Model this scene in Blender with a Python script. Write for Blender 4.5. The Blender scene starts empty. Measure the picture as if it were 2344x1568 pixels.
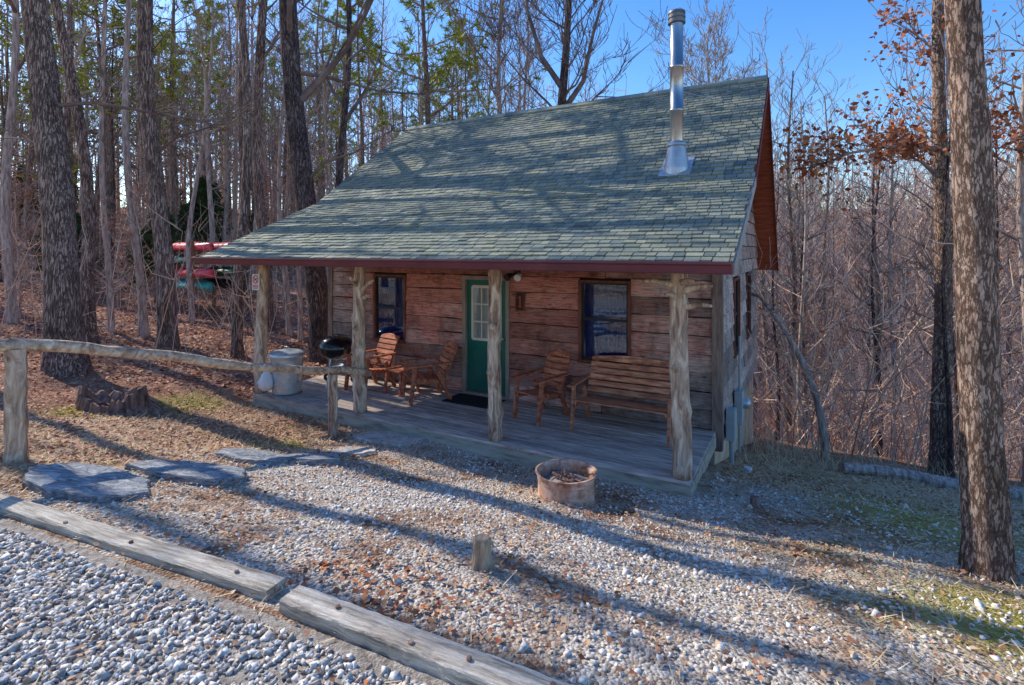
import bpy, math, random
import numpy as np
from mathutils import Vector, Matrix
random.seed(7); np.random.seed(7)
S=bpy.context.scene; COL=S.collection
R=math.radians
F=1210.0; HY=575.0; CX=1172.0; CH=2.5

# ------------------------------------------------------------------ helpers
def tag(o,label=None,cat=None,group=None,kind=None):
    if label: o['label']=label
    if cat: o['category']=cat
    if group: o['group']=group
    if kind: o['kind']=kind
    return o
def empty(name,loc,rz=0,label=None,cat=None,group=None):
    o=bpy.data.objects.new(name,None); COL.objects.link(o); o.empty_display_size=.1
    o.location=loc; o.rotation_euler=(0,0,rz); return tag(o,label,cat,group)
def dup(root,loc,rz,sc,label,group):
    r=root.copy(); COL.objects.link(r); r.location=loc; r.rotation_euler=(0,0,rz); r.scale=(sc,sc,sc)
    r['label']=label; r['group']=group
    for ch in list(root.children):
        c=ch.copy(); COL.objects.link(c); c.parent=r
    return r
class MB:
    def __init__(s): s.v=[]; s.f=[]
    def hexa(s,p):
        b=len(s.v); s.v+= [tuple(q) for q in p]
        s.f+=[(b+3,b+2,b+1,b),(b+4,b+5,b+6,b+7),(b,b+1,b+5,b+4),(b+1,b+2,b+6,b+5),(b+2,b+3,b+7,b+6),(b+3,b,b+4,b+7)]
    def rng(s,x0,x1,y0,y1,z0,z1):
        s.hexa([(x0,y0,z0),(x1,y0,z0),(x1,y1,z0),(x0,y1,z0),(x0,y0,z1),(x1,y0,z1),(x1,y1,z1),(x0,y1,z1)])
    def mrng(s,m,a0,a1,z0,z1,o0,o1):
        s.hexa([m(a0,z0,o1),m(a1,z0,o1),m(a1,z0,o0),m(a0,z0,o0),m(a0,z1,o1),m(a1,z1,o1),m(a1,z1,o0),m(a0,z1,o0)])
    def bar(s,p0,p1,w,h,side=(1,0,0)):
        p0=Vector(p0);p1=Vector(p1);d=(p1-p0).normalized();sd=Vector(side);sd=(sd-d*sd.dot(d)).normalized();t=d.cross(sd)
        a=sd*w/2;b=t*h/2
        s.hexa([p0-a-b,p0+a-b,p0+a+b,p0-a+b,p1-a-b,p1+a-b,p1+a+b,p1-a+b])
    def tube(s,pts,rad,n=8,cap=True,jit=0,rg=random):
        pts=[Vector(p) for p in pts]; base=len(s.v); m=len(pts)
        t=(pts[1]-pts[0]).normalized()
        nr=t.cross(Vector((0,0,1)) if abs(t.z)<.9 else Vector((1,0,0))).normalized()
        for i,p in enumerate(pts):
            d=(pts[min(i+1,m-1)]-pts[max(i-1,0)]).normalized()
            nr=(nr-d*nr.dot(d)).normalized(); b=d.cross(nr); r=rad[i]
            for k in range(n):
                a=2*math.pi*k/n; rr=r*(1+(rg.uniform(-jit,jit) if jit else 0))
                q=p+nr*(math.cos(a)*rr)+b*(math.sin(a)*rr); s.v.append((q.x,q.y,q.z))
        for i in range(m-1):
            for k in range(n):
                a=base+i*n+k; c=base+i*n+(k+1)%n
                s.f.append((a,c,c+n,a+n))
        if cap:
            s.f.append(tuple(base+k for k in reversed(range(n)))); s.f.append(tuple(base+(m-1)*n+k for k in range(n)))
    def lathe(s,prof,n=32,c=(0,0,0),fn=None,axis='z'):
        base=len(s.v)
        for (r,z) in prof:
            for k in range(n):
                a=2*math.pi*k/n; rr=r*(fn(a,z) if fn else 1)
                if axis=='z': s.v.append((c[0]+math.cos(a)*rr,c[1]+math.sin(a)*rr,c[2]+z))
                elif axis=='x': s.v.append((c[0]+z,c[1]+math.cos(a)*rr,c[2]+math.sin(a)*rr))
                else: s.v.append((c[0]+math.cos(a)*rr,c[1]+z,c[2]+math.sin(a)*rr))
        for i in range(len(prof)-1):
            for k in range(n):
                a=base+i*n+k; b2=base+i*n+(k+1)%n
                s.f.append((a,b2,b2+n,a+n))
    def poly(s,pts): 
        b=len(s.v); s.v+=[tuple(p) for p in pts]; s.f.append(tuple(range(b,b+len(pts))))
    def prism_u(s,prof,x0,x1):
        b=len(s.v); n=len(prof)
        s.v+=[(x0,p[0],p[1]) for p in prof]+[(x1,p[0],p[1]) for p in prof]
        s.f+=[tuple(range(b,b+n)),tuple(b+n+k for k in reversed(range(n)))]
        for k in range(n): s.f.append((b+k,b+n+k,b+n+(k+1)%n,b+(k+1)%n))
    def build(s,name,mat,parent=None,smooth=False,bevel=0,loc=None,rz=0):
        me=bpy.data.meshes.new(name); me.from_pydata(s.v,[],s.f)
        if smooth: me.polygons.foreach_set('use_smooth',[True]*len(me.polygons))
        me.materials.append(mat); me.update()
        o=bpy.data.objects.new(name,me); COL.objects.link(o)
        if parent: o.parent=parent
        if loc is not None: o.location=loc; o.rotation_euler=(0,0,rz)
        if bevel:
            m=o.modifiers.new('bevel','BEVEL'); m.width=bevel; m.segments=2; m.limit_method='ANGLE'
        return o
def np_mesh(name,V,Fc,mat,kind=None):
    me=bpy.data.meshes.new(name); V=np.asarray(V,np.float32).reshape(-1,3); Fc=np.asarray(Fc,np.int32); k=Fc.shape[1]
    me.vertices.add(len(V)); me.vertices.foreach_set('co',V.ravel())
    me.loops.add(Fc.size); me.loops.foreach_set('vertex_index',Fc.ravel())
    me.polygons.add(len(Fc)); me.polygons.foreach_set('loop_start',np.arange(0,Fc.size,k,dtype=np.int32))
    me.update(calc_edges=True); me.validate()
    me.materials.append(mat); o=bpy.data.objects.new(name,me); COL.objects.link(o)
    if kind: o['kind']=kind
    return o

# ------------------------------------------------------------------ materials
def node(nt,t,ins=None,**pr):
    n=nt.nodes.new(t)
    for k,v in pr.items(): setattr(n,k,v)
    for k,v in (ins or {}).items():
        if isinstance(v,bpy.types.NodeSocket): nt.links.new(v,n.inputs[k])
        else: n.inputs[k].default_value=v
    return n
def c4(c): return (c[0],c[1],c[2],1)
def ramp(nt,fac,cols,a=.33,b=.67):
    n=node(nt,'ShaderNodeValToRGB',{'Fac':fac}); e=n.color_ramp.elements
    while len(e)<len(cols): e.new(.5)
    for i,c in enumerate(cols):
        e[i].position=a+(b-a)*i/max(1,len(cols)-1); e[i].color=c4(c)
    return n.outputs[0]
def island(nt,col,amt,hue=0):
    g=node(nt,'ShaderNodeNewGeometry')
    mr=node(nt,'ShaderNodeMapRange',{'Value':g.outputs['Random Per Island'],'To Min':1-amt,'To Max':1+amt})
    return node(nt,'ShaderNodeHueSaturation',{'Value':mr.outputs[0],'Color':col}).outputs[0]
def start(name):
    m=bpy.data.materials.new(name); m.use_nodes=True; nt=m.node_tree; return m,nt,nt.nodes['Principled BSDF']
def M(name,cols,scale=6,stretch=(1,1,1),rough=.85,bump=.3,bdist=.01,isl=0.,metal=0.,spec=.3,dist=0.,bscale=None):
    m,nt,b=start(name)
    tc=node(nt,'ShaderNodeTexCoord'); mp=node(nt,'ShaderNodeMapping',{'Vector':tc.outputs['Object'],'Scale':stretch})
    nz=node(nt,'ShaderNodeTexNoise',{'Vector':mp.outputs[0],'Scale':scale,'Detail':8,'Roughness':.62,'Distortion':dist})
    col=ramp(nt,nz.outputs['Fac'],cols)
    if isl: col=island(nt,col,isl)
    nt.links.new(col,b.inputs['Base Color'])
    b.inputs['Roughness'].default_value=rough; b.inputs['Metallic'].default_value=metal; b.inputs['Specular IOR Level'].default_value=spec
    if bump:
        n2=node(nt,'ShaderNodeTexNoise',{'Vector':mp.outputs[0],'Scale':bscale or scale*3,'Detail':6,'Roughness':.6})
        bp=node(nt,'ShaderNodeBump',{'Height':n2.outputs['Fac'],'Strength':bump,'Distance':bdist}); nt.links.new(bp.outputs[0],b.inputs['Normal'])
    return m
def ISL(name,cols,rough=.85,spec=.2,noise=0):
    m,nt,b=start(name); g=node(nt,'ShaderNodeNewGeometry')
    col=ramp(nt,g.outputs['Random Per Island'],cols,0,1)
    if noise:
        tc=node(nt,'ShaderNodeTexCoord'); nz=node(nt,'ShaderNodeTexNoise',{'Vector':tc.outputs['Object'],'Scale':noise,'Detail':5})
        v=node(nt,'ShaderNodeMapRange',{'Value':nz.outputs['Fac'],'From Min':.3,'From Max':.7,'To Min':.6,'To Max':1.35})
        col=node(nt,'ShaderNodeHueSaturation',{'Value':v.outputs[0],'Color':col}).outputs[0]
    nt.links.new(col,b.inputs['Base Color']); b.inputs['Roughness'].default_value=rough; b.inputs['Specular IOR Level'].default_value=spec
    return m
def BARK(name,cols,crack,scale=9,sz=.3,bd=.03,cw=.16):
    m,nt,b=start(name); tc=node(nt,'ShaderNodeTexCoord'); mp=node(nt,'ShaderNodeMapping',{'Vector':tc.outputs['Object'],'Scale':(1,1,sz)})
    n0=node(nt,'ShaderNodeTexNoise',{'Vector':mp.outputs[0],'Scale':scale*.9,'Detail':5,'Roughness':.65})
    sc=node(nt,'ShaderNodeVectorMath',{0:n0.outputs['Color'],'Scale':3.0/scale},operation='SCALE')
    ad=node(nt,'ShaderNodeVectorMath',{0:mp.outputs[0],1:sc.outputs[0]},operation='ADD')
    vo=node(nt,'ShaderNodeTexVoronoi',{'Vector':ad.outputs[0],'Scale':scale},feature='DISTANCE_TO_EDGE')
    n1=node(nt,'ShaderNodeTexNoise',{'Vector':mp.outputs[0],'Scale':scale*1.3,'Detail':10,'Roughness':.75})
    n3=node(nt,'ShaderNodeTexNoise',{'Vector':tc.outputs['Object'],'Scale':1.6,'Detail':4})
    col=ramp(nt,n1.outputs['Fac'],cols,.28,.72)
    v=node(nt,'ShaderNodeMapRange',{'Value':n3.outputs['Fac'],'From Min':.3,'From Max':.7,'To Min':.65,'To Max':1.35})
    col=node(nt,'ShaderNodeHueSaturation',{'Value':v.outputs[0],'Color':col}).outputs[0]
    f=node(nt,'ShaderNodeMapRange',{'Value':vo.outputs['Distance'],'From Min':.0,'From Max':cw})
    f2=node(nt,'ShaderNodeMath',{0:f.outputs[0],1:n1.outputs['Fac']},operation='MULTIPLY'); f3=node(nt,'ShaderNodeMapRange',{'Value':f2.outputs[0],'From Min':.03,'From Max':.45})
    cr2=node(nt,'ShaderNodeMixRGB',{'Fac':.35,'Color1':c4(crack),'Color2':col})
    mx=node(nt,'ShaderNodeMixRGB',{'Fac':f3.outputs[0],'Color1':cr2.outputs[0],'Color2':col}); nt.links.new(mx.outputs[0],b.inputs['Base Color'])
    h=node(nt,'ShaderNodeMath',{0:f3.outputs[0],1:n1.outputs['Fac']},operation='ADD')
    bp=node(nt,'ShaderNodeBump',{'Height':h.outputs[0],'Strength':1.0,'Distance':bd}); nt.links.new(bp.outputs[0],b.inputs['Normal'])
    b.inputs['Roughness'].default_value=.95; b.inputs['Specular IOR Level'].default_value=.1
    return m
bark_oak=BARK('bark_oak',[(.16,.10,.085),(.45,.31,.255),(.76,.60,.49)],(.055,.032,.032),scale=26,sz=.11,bd=.035)
bark_pine=BARK('bark_pine',[(.22,.115,.085),(.52,.345,.26),(.80,.63,.50)],(.075,.038,.032),scale=24,sz=.26,bd=.03,cw=.17)
bark_dark=BARK('bark_dark',[(.07,.05,.05),(.20,.14,.132),(.40,.30,.27)],(.026,.018,.02),scale=28,sz=.14,bd=.03)
bark_grey=M('bark_grey',[(.18,.125,.11),(.43,.325,.28),(.66,.54,.47)],scale=18,stretch=(1,1,.18),bump=.8,bdist=.02)
twig_mat=M('twig_bark',[(.17,.11,.095),(.33,.235,.20),(.46,.345,.29)],scale=2,bump=0)
twig_dark=M('dark_twig_bark',[(.10,.068,.062),(.19,.135,.12),(.28,.205,.18)],scale=2,bump=0)
twig_pale=M('pale_twig_bark',[(.32,.25,.22),(.52,.42,.36)],scale=2,bump=0)
needle_mat=ISL('pine_needles',[(.10,.15,.025),(.27,.32,.03),(.54,.50,.05),(.20,.25,.04)],rough=.6)
cedar_mat=ISL('cedar_green',[(.03,.06,.028),(.06,.10,.035),(.11,.14,.05)],rough=.8)
rust_mat=ISL('rust_leaves',[(.26,.07,.035),(.50,.15,.06),(.60,.27,.11),(.36,.10,.05)],rough=.8)
brush_mat=ISL('brush_stems',[(.30,.16,.11),(.78,.50,.37),(.92,.70,.52),(.46,.27,.20),(.84,.58,.45),(.18,.10,.085)],rough=.9)
wood_far=ISL('far_wood_bark',[(.26,.175,.16),(.56,.39,.33),(.72,.54,.43),(.36,.24,.21)],rough=.9)
stone_mat=ISL('driveway_stone',[(.24,.23,.23),(.52,.49,.46),(.82,.77,.70),(.34,.33,.33),(.88,.84,.78),(.58,.49,.42),(.42,.33,.28)],rough=.8,noise=45)
pebble_mat=ISL('yard_pebble',[(.36,.31,.27),(.70,.63,.56),(.90,.84,.76),(.44,.38,.33),(.90,.86,.80),(.66,.54,.44)],rough=.85,noise=60)
leaf_mat=ISL('fallen_leaf',[(.16,.065,.035),(.42,.20,.11),(.66,.45,.26),(.28,.11,.06),(.72,.53,.33),(.40,.14,.075)],rough=.85)
forest_leaf=ISL('forest_leaf',[(.24,.085,.055),(.56,.25,.155),(.80,.50,.33),(.36,.13,.09),(.64,.34,.235)],rough=.85)
straw_mat=ISL('dead_straw',[(.48,.32,.16),(.72,.54,.31),(.84,.69,.44),(.60,.41,.24)],rough=.85)

def siding_mat(name,ends):
    m,nt,b=start(name); tc=node(nt,'ShaderNodeTexCoord'); ob=tc.outputs['Object']
    mp=node(nt,'ShaderNodeMapping',{'Vector':ob,'Scale':(.8,.8,11)})
    n1=node(nt,'ShaderNodeTexNoise',{'Vector':mp.outputs[0],'Scale':6.,'Detail':10,'Roughness':.72,'Distortion':.5})
    red=ramp(nt,n1.outputs['Fac'],[(.11,.03,.026),(.38,.115,.088),(.62,.27,.20),(.32,.09,.07)],.3,.7)
    gry=ramp(nt,n1.outputs['Fac'],[(.15,.11,.10),(.47,.375,.325),(.76,.65,.57)],.3,.7)
    n2=node(nt,'ShaderNodeTexNoise',{'Vector':node(nt,'ShaderNodeMapping',{'Vector':ob,'Scale':(1,1,2.6)}).outputs[0],'Scale':1.3,'Detail':6,'Roughness':.7})
    if ends:
        sx=node(nt,'ShaderNodeSeparateXYZ',{'Vector':ob})
        a=node(nt,'ShaderNodeMath',{0:sx.outputs[0],1:3.6},operation='ADD'); a=node(nt,'ShaderNodeMath',{0:a.outputs[0]},operation='ABSOLUTE')
        e=node(nt,'ShaderNodeMapRange',{'Value':a.outputs[0],'From Min':1.6,'From Max':4.0,'To Min':-.06,'To Max':.20})
        f=node(nt,'ShaderNodeMath',{0:n2.outputs['Fac'],1:e.outputs[0]},operation='ADD')
        zf=node(nt,'ShaderNodeMapRange',{'Value':sx.outputs[2],'From Min':0.,'From Max':1.5,'To Min':.15,'To Max':-.07})
        f=node(nt,'ShaderNodeMath',{0:f.outputs[0],1:zf.outputs[0]},operation='ADD')
        fac=node(nt,'ShaderNodeMapRange',{'Value':f.outputs[0],'From Min':.42,'From Max':.68,'To Max':.85}).outputs[0]
    else:
        fac=node(nt,'ShaderNodeMapRange',{'Value':n2.outputs['Fac'],'From Min':.15,'From Max':.5}).outputs[0]
    mx=node(nt,'ShaderNodeMixRGB',{'Fac':fac,'Color1':red,'Color2':gry})
    col=island(nt,mx.outputs[0],.45)
    n4=node(nt,'ShaderNodeTexNoise',{'Vector':node(nt,'ShaderNodeMapping',{'Vector':ob,'Scale':(1.4,1.4,1.)}).outputs[0],'Scale':2.2,'Detail':6,'Roughness':.7}); s4=node(nt,'ShaderNodeMapRange',{'Value':n4.outputs['Fac'],'From Min':.34,'From Max':.54,'To Min':.5,'To Max':1.08})
    col=node(nt,'ShaderNodeHueSaturation',{'Value':s4.outputs[0],'Color':col}).outputs[0]
    vk=node(nt,'ShaderNodeTexVoronoi',{'Vector':node(nt,'ShaderNodeMapping',{'Vector':ob,'Scale':(1.6,1.6,4.)}).outputs[0],'Scale':1.7}); kf=node(nt,'ShaderNodeMapRange',{'Value':vk.outputs['Distance'],'From Min':.05,'From Max':.13,'To Min':.4,'To Max':1.})
    col=node(nt,'ShaderNodeHueSaturation',{'Value':kf.outputs[0],'Color':col}).outputs[0]
    nt.links.new(col,b.inputs['Base Color'])
    bp=node(nt,'ShaderNodeBump',{'Height':n1.outputs['Fac'],'Strength':1.,'Distance':.015}); nt.links.new(bp.outputs[0],b.inputs['Normal'])
    b.inputs['Roughness'].default_value=.75; b.inputs['Specular IOR Level'].default_value=.3
    return m
side_front=siding_mat('weathered_red_siding',True)
side_grey=siding_mat('weathered_grey_siding',False)
def shingle_mat():
    m,nt,b=start('asphalt_shingle'); tc=node(nt,'ShaderNodeTexCoord'); ob=tc.outputs['Object']
    g=node(nt,'ShaderNodeNewGeometry')
    col=ramp(nt,g.outputs['Random Per Island'],[(.095,.125,.12),(.19,.22,.19),(.32,.32,.235),(.13,.165,.155),(.28,.28,.205),(.165,.20,.175)],0,1)
    n1=node(nt,'ShaderNodeTexNoise',{'Vector':ob,'Scale':60,'Detail':3}); n2=node(nt,'ShaderNodeTexNoise',{'Vector':ob,'Scale':.9,'Detail':7,'Roughness':.68})
    v=node(nt,'ShaderNodeMapRange',{'Value':n1.outputs['Fac'],'From Min':.3,'From Max':.7,'To Min':.65,'To Max':1.35})
    col=node(nt,'ShaderNodeHueSaturation',{'Value':v.outputs[0],'Color':col}).outputs[0]
    f=node(nt,'ShaderNodeMapRange',{'Value':n2.outputs['Fac'],'From Min':.46,'From Max':.68,'To Max':.5})
    mx=node(nt,'ShaderNodeMixRGB',{'Fac':f.outputs[0],'Color1':col,'Color2':(.30,.285,.17,1)}); nt.links.new(mx.outputs[0],b.inputs['Base Color'])
    bp=node(nt,'ShaderNodeBump',{'Height':n1.outputs['Fac'],'Strength':.4,'Distance':.004}); nt.links.new(bp.outputs[0],b.inputs['Normal'])
    b.inputs['Roughness'].default_value=.6; b.inputs['Specular IOR Level'].default_value=.45
    return m
shingle=shingle_mat()
deck_wood=M('weathered_deck_wood',[(.26,.195,.16),(.50,.405,.345),(.68,.58,.50)],scale=3,stretch=(1,9,9),bump=.4,isl=.28)
rim_wood=M('deck_rim_wood',[(.22,.20,.16),(.42,.38,.30),(.50,.47,.38)],scale=3,stretch=(1,5,5),bump=.3)
log_wood=M('peeled_log',[(.17,.08,.05),(.53,.365,.26),(.88,.71,.54)],scale=11,stretch=(1,1,.25),bump=1.,bdist=.025,dist=1.)
rail_wood=M('rail_log',[(.22,.12,.08),(.56,.38,.26),(.84,.65,.47)],scale=10,bump=.9,bdist=.018,dist=1.)
chair_wood=M('stained_chair_wood',[(.24,.05,.027),(.50,.15,.075),(.68,.28,.155)],scale=4,stretch=(1,5,5),bump=.3,isl=.28,rough=.6)
bench_wood=M('bench_wood',[(.27,.08,.042),(.56,.21,.11),(.76,.39,.225)],scale=4,stretch=(1,6,6),bump=.3,isl=.28,rough=.6)
soffit=M('stained_soffit',[(.24,.055,.03),(.50,.14,.07)],scale=3,stretch=(1,6,6),bump=.2,rough=.7)
beam_wood=M('beam_wood',[(.18,.09,.065),(.36,.21,.14)],scale=3,stretch=(1,6,6),bump=.3)
trim_red=M('window_trim_wood',[(.12,.04,.03),(.28,.10,.065)],scale=4,stretch=(4,4,1),bump=.3)
corner_wood=M('corner_board_wood',[(.15,.095,.08),(.34,.25,.20)],scale=4,stretch=(6,6,1),bump=.3)
gutter_mat=M('maroon_gutter_metal',[(.12,.026,.038),(.17,.042,.056)],scale=2,bump=0,rough=.35,spec=.5)
rake_mat=M('rake_trim_paint',[(.36,.33,.29),(.50,.46,.41)],scale=3,bump=.1)
rake_red=M('rake_trim_red',[(.16,.03,.03),(.28,.05,.045)],scale=3,bump=.1)
found_mat=M('foundation_panel',[(.48,.34,.21),(.68,.51,.34),(.76,.61,.44)],scale=2.5,bump=.3)
core_mat=M('inner_wall',[(.04,.024,.02),(.06,.038,.032)],scale=3,bump=0)
door_green=M('green_door_paint',[(.010,.12,.09),(.016,.16,.12)],scale=2,bump=.05,rough=.45,spec=.4)
door_trim=M('door_frame_paint',[(.28,.21,.16),(.40,.32,.26)],scale=4,stretch=(3,3,1),bump=.15)
cream=M('cream_paint',[(.66,.58,.46),(.76,.69,.58)],scale=4,bump=.1,rough=.5)
dark_sash=M('dark_sash_metal',[(.02,.018,.02),(.04,.035,.035)],scale=4,bump=0,rough=.5)
curt_blue=M('blue_curtain_cloth',[(.006,.013,.075),(.022,.05,.23)],scale=8,stretch=(6,6,.4),bump=.2)
curt_cream=M('cream_curtain_cloth',[(.46,.40,.30),(.66,.58,.46)],scale=8,stretch=(6,6,.4),bump=.2)
steel=M('stainless_flue',[(.36,.365,.37),(.50,.505,.51)],scale=2,stretch=(4,4,1),rough=.34,metal=1,bump=0)
dull_steel=M('dull_flashing_metal',[(.42,.43,.44),(.62,.63,.64)],scale=5,rough=.45,metal=.8,bump=.1)
cap_steel=M('dark_cap_metal',[(.16,.155,.15),(.26,.25,.245)],scale=5,rough=.5,metal=.7,bump=.1)
galv=M('galvanised_metal',[(.46,.50,.52),(.66,.70,.71)],scale=9,rough=.42,metal=.6,bump=.1)
black_enamel=M('black_enamel',[(.008,.008,.01),(.014,.014,.016)],scale=3,rough=.2,spec=.6,bump=0)
white_pl=M('white_plastic',[(.72,.72,.72),(.82,.82,.82)],scale=5,rough=.5,bump=.1)
rust_metal=M('faded_rust_metal',[(.30,.11,.06),(.60,.36,.25),(.80,.58,.46)],scale=9,rough=.85,bump=.5,dist=.8)
ash_mat=M('ash_and_char',[(.05,.045,.045),(.30,.27,.25),(.45,.41,.38)],scale=14,bump=.8)
slate=M('slate_stone',[(.11,.118,.135),(.31,.325,.35),(.62,.60,.57)],scale=6,stretch=(1,2.6,5),bump=1.,bdist=.03,dist=1.4)
slate_pale=M('pale_flagstone',[(.32,.29,.26),(.54,.49,.44),(.74,.67,.59)],scale=7,bump=.9,bdist=.025,dist=.8)
timber=M('weathered_timber',[(.25,.20,.155),(.58,.50,.41),(.86,.77,.66)],scale=5,stretch=(.6,7,7),bump=1.,bdist=.02,dist=.4)
stump_mat=M('rotten_stump_wood',[(.06,.034,.03),(.26,.15,.115),(.46,.32,.25)],scale=12,stretch=(1,1,.22),bump=1.,bdist=.03)
stump_cut=M('cut_stump_wood',[(.15,.095,.065),(.38,.27,.18),(.56,.44,.31)],scale=16,stretch=(1,1,.3),bump=1.)
meter_grey=M('meter_grey_paint',[(.36,.39,.39),(.46,.49,.49)],scale=4,rough=.5,bump=.05)
mat_rubber=M('door_mat_fibre',[(.015,.016,.02),(.05,.05,.055)],scale=60,bump=.6,rough=.95)
sign_white=M('sign_white',[(.70,.69,.66),(.80,.79,.77)],scale=4,rough=.5,bump=0)
sign_red=M('sign_red',[(.55,.02,.02),(.6,.03,.03)],scale=4,rough=.5,bump=0)
sign_dark=M('sign_dark',[(.03,.015,.015),(.06,.025,.02)],scale=4,rough=.6,bump=0)
sign_num=M('sign_number_paint',[(.50,.05,.03),(.58,.09,.05)],scale=4,rough=.6,bump=0)
canoe_red=M('red_canoe',[(.74,.025,.05),(.82,.05,.08)],scale=2,rough=.35,spec=.5,bump=0)
canoe_teal=M('teal_canoe',[(.02,.30,.27),(.03,.38,.34)],scale=2,rough=.35,spec=.5,bump=0)
canoe_green=M('green_canoe',[(.015,.12,.07),(.025,.16,.10)],scale=2,rough=.35,spec=.5,bump=0)
canoe_dark=M('dark_canoe',[(.03,.035,.04),(.05,.055,.06)],scale=2,rough=.4,spec=.5,bump=0)
def pane_mat():
    m=bpy.data.materials.new('window_glass'); m.use_nodes=True; nt=m.node_tree
    for n in list(nt.nodes):
        if n.type!='OUTPUT_MATERIAL': nt.nodes.remove(n)
    out=[n for n in nt.nodes if n.type=='OUTPUT_MATERIAL'][0]
    tr=node(nt,'ShaderNodeBsdfTransparent',{'Color':(.8,.87,.95,1)}); gl=node(nt,'ShaderNodeBsdfGlossy',{'Color':(.72,.86,1,1),'Roughness':.015})
    fr=node(nt,'ShaderNodeLayerWeight',{'Blend':.25}); mr=node(nt,'ShaderNodeMapRange',{'Value':fr.outputs['Fresnel'],'To Min':.13,'To Max':.8})
    mx=node(nt,'ShaderNodeMixShader',{0:mr.outputs[0],1:tr.outputs[0],2:gl.outputs[0]}); nt.links.new(mx.outputs[0],out.inputs[0])
    return m
pane=pane_mat()
def ground_mat():
    m,nt,b=start('woodland_ground'); g=node(nt,'ShaderNodeNewGeometry'); P=g.outputs['Position']
    a1=node(nt,'ShaderNodeAttribute',attribute_name='gravel').outputs['Fac']; a2=node(nt,'ShaderNodeAttribute',attribute_name='moss').outputs['Fac']; a3=node(nt,'ShaderNodeAttribute',attribute_name='forest').outputs['Fac']
    n1=node(nt,'ShaderNodeTexNoise',{'Vector':P,'Scale':1.3,'Detail':9,'Roughness':.7}); n2=node(nt,'ShaderNodeTexNoise',{'Vector':P,'Scale':26,'Detail':7,'Roughness':.75})
    s=node(nt,'ShaderNodeMath',{0:n1.outputs['Fac'],1:n2.outputs['Fac']},operation='ADD'); s=node(nt,'ShaderNodeMath',{0:s.outputs[0],1:.5},operation='MULTIPLY')
    lit=ramp(nt,s.outputs[0],[(.15,.07,.045),(.40,.235,.15),(.68,.48,.31),(.86,.70,.50)],.38,.61)
    fst=ramp(nt,s.outputs[0],[(.10,.042,.034),(.31,.145,.10),(.50,.29,.20),(.66,.45,.31)],.38,.64)
    lit=node(nt,'ShaderNodeMixRGB',{'Fac':a3,'Color1':lit,'Color2':fst}).outputs[0]
    vo=node(nt,'ShaderNodeTexVoronoi',{'Vector':P,'Scale':50}); vb=node(nt,'ShaderNodeSeparateXYZ',{'Vector':vo.outputs['Color']})
    peb=ramp(nt,vb.outputs[0],[(.28,.22,.18),(.56,.48,.41),(.82,.74,.65),(.92,.86,.78)],0,1)
    gm=node(nt,'ShaderNodeMath',{0:n1.outputs['Fac'],1:.52},operation='SUBTRACT'); gm=node(nt,'ShaderNodeMath',{0:gm.outputs[0],1:5.,2:a1},operation='MULTIPLY_ADD')
    gm=node(nt,'ShaderNodeMapRange',{'Value':gm.outputs[0],'From Min':.3,'From Max':.9,'To Max':.9})
    mx=node(nt,'ShaderNodeMixRGB',{'Fac':gm.outputs[0],'Color1':lit,'Color2':peb})
    mo=ramp(nt,n2.outputs['Fac'],[(.13,.13,.025),(.40,.37,.06),(.64,.56,.14)])
    mm=node(nt,'ShaderNodeMath',{0:n2.outputs['Fac'],1:.5},operation='SUBTRACT'); mm=node(nt,'ShaderNodeMath',{0:mm.outputs[0],1:2.5,2:a2},operation='MULTIPLY_ADD')
    mm=node(nt,'ShaderNodeMapRange',{'Value':mm.outputs[0],'From Min':.3,'From Max':.75,'To Max':.85})
    mx2=node(nt,'ShaderNodeMixRGB',{'Fac':mm.outputs[0],'Color1':mx.outputs[0],'Color2':mo}); nt.links.new(mx2.outputs[0],b.inputs['Base Color'])
    hh=node(nt,'ShaderNodeMath',{0:n2.outputs['Fac'],1:vo.outputs['Distance']},operation='SUBTRACT')
    bp=node(nt,'ShaderNodeBump',{'Height':hh.outputs[0],'Strength':1.,'Distance':.03}); nt.links.new(bp.outputs[0],b.inputs['Normal'])
    b.inputs['Roughness'].default_value=.95; b.inputs['Specular IOR Level'].default_value=.1
    return m
drive_mat=M('driveway_bed',[(.19,.15,.12),(.42,.36,.30),(.60,.53,.46)],scale=26,bump=.9,bdist=.03)

# ------------------------------------------------------------------ terrain
def sst(a,b,x): t=np.clip((x-a)/(b-a),0,1); return t*t*(3-2*t)
def DS(x,y): return (x-.05)*.39+(y-2.13)*.921,(x-.05)*.921-(y-2.13)*.39
def UV(x,y): return .8746*(x-1.87)-.4848*(y-5.87), .4848*(x-1.87)+.8746*(y-5.87)
def G(x,y):
    x=np.asarray(x,float); y=np.asarray(y,float)
    d,s=DS(x,y); u,v=UV(x,y)
    z=.68-.86*sst(-.2,4.5,d)
    z=z+2.5*(1-np.exp(-np.maximum(0,-s-7.5)*.08/2.5))
    z=z+5.5*sst(22,62,y)*sst(-7,-16,s)
    w=sst(-9,-2,u)
    drop=.26*np.clip(v-.6,0,9)+.38*np.clip(v-9.6,0,14)-.25*np.clip(v-30,0,70)
    z=z-w*drop
    z=z+.02*(np.sin(1.7*x+.6*y)+np.sin(1.3*y-1.9*x+2))*sst(.2,1,d)+.12*np.sin(.31*x+.4)*np.sin(.27*y+1)*sst(9,20,y)
    return z
def g1(x,y): return float(G(x,y))
TS=np.concatenate([np.linspace(1.2,30,4000),np.linspace(30,160,2000)])
def at(px,py):
    dx=(px-CX)/F; dz=(HY-py)/F
    z=CH+dz*TS-G(dx*TS,TS); i=int(np.argmax(z<0)) if (z<0).any() else len(TS)-1
    t=TS[i]; return Vector((dx*t,t,g1(dx*t,t)))
def L(u,v,z=0): return Vector((1.87+.8746*u+.4848*v,5.87-.4848*u+.8746*v,z))
ROT=R(-29)

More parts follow.
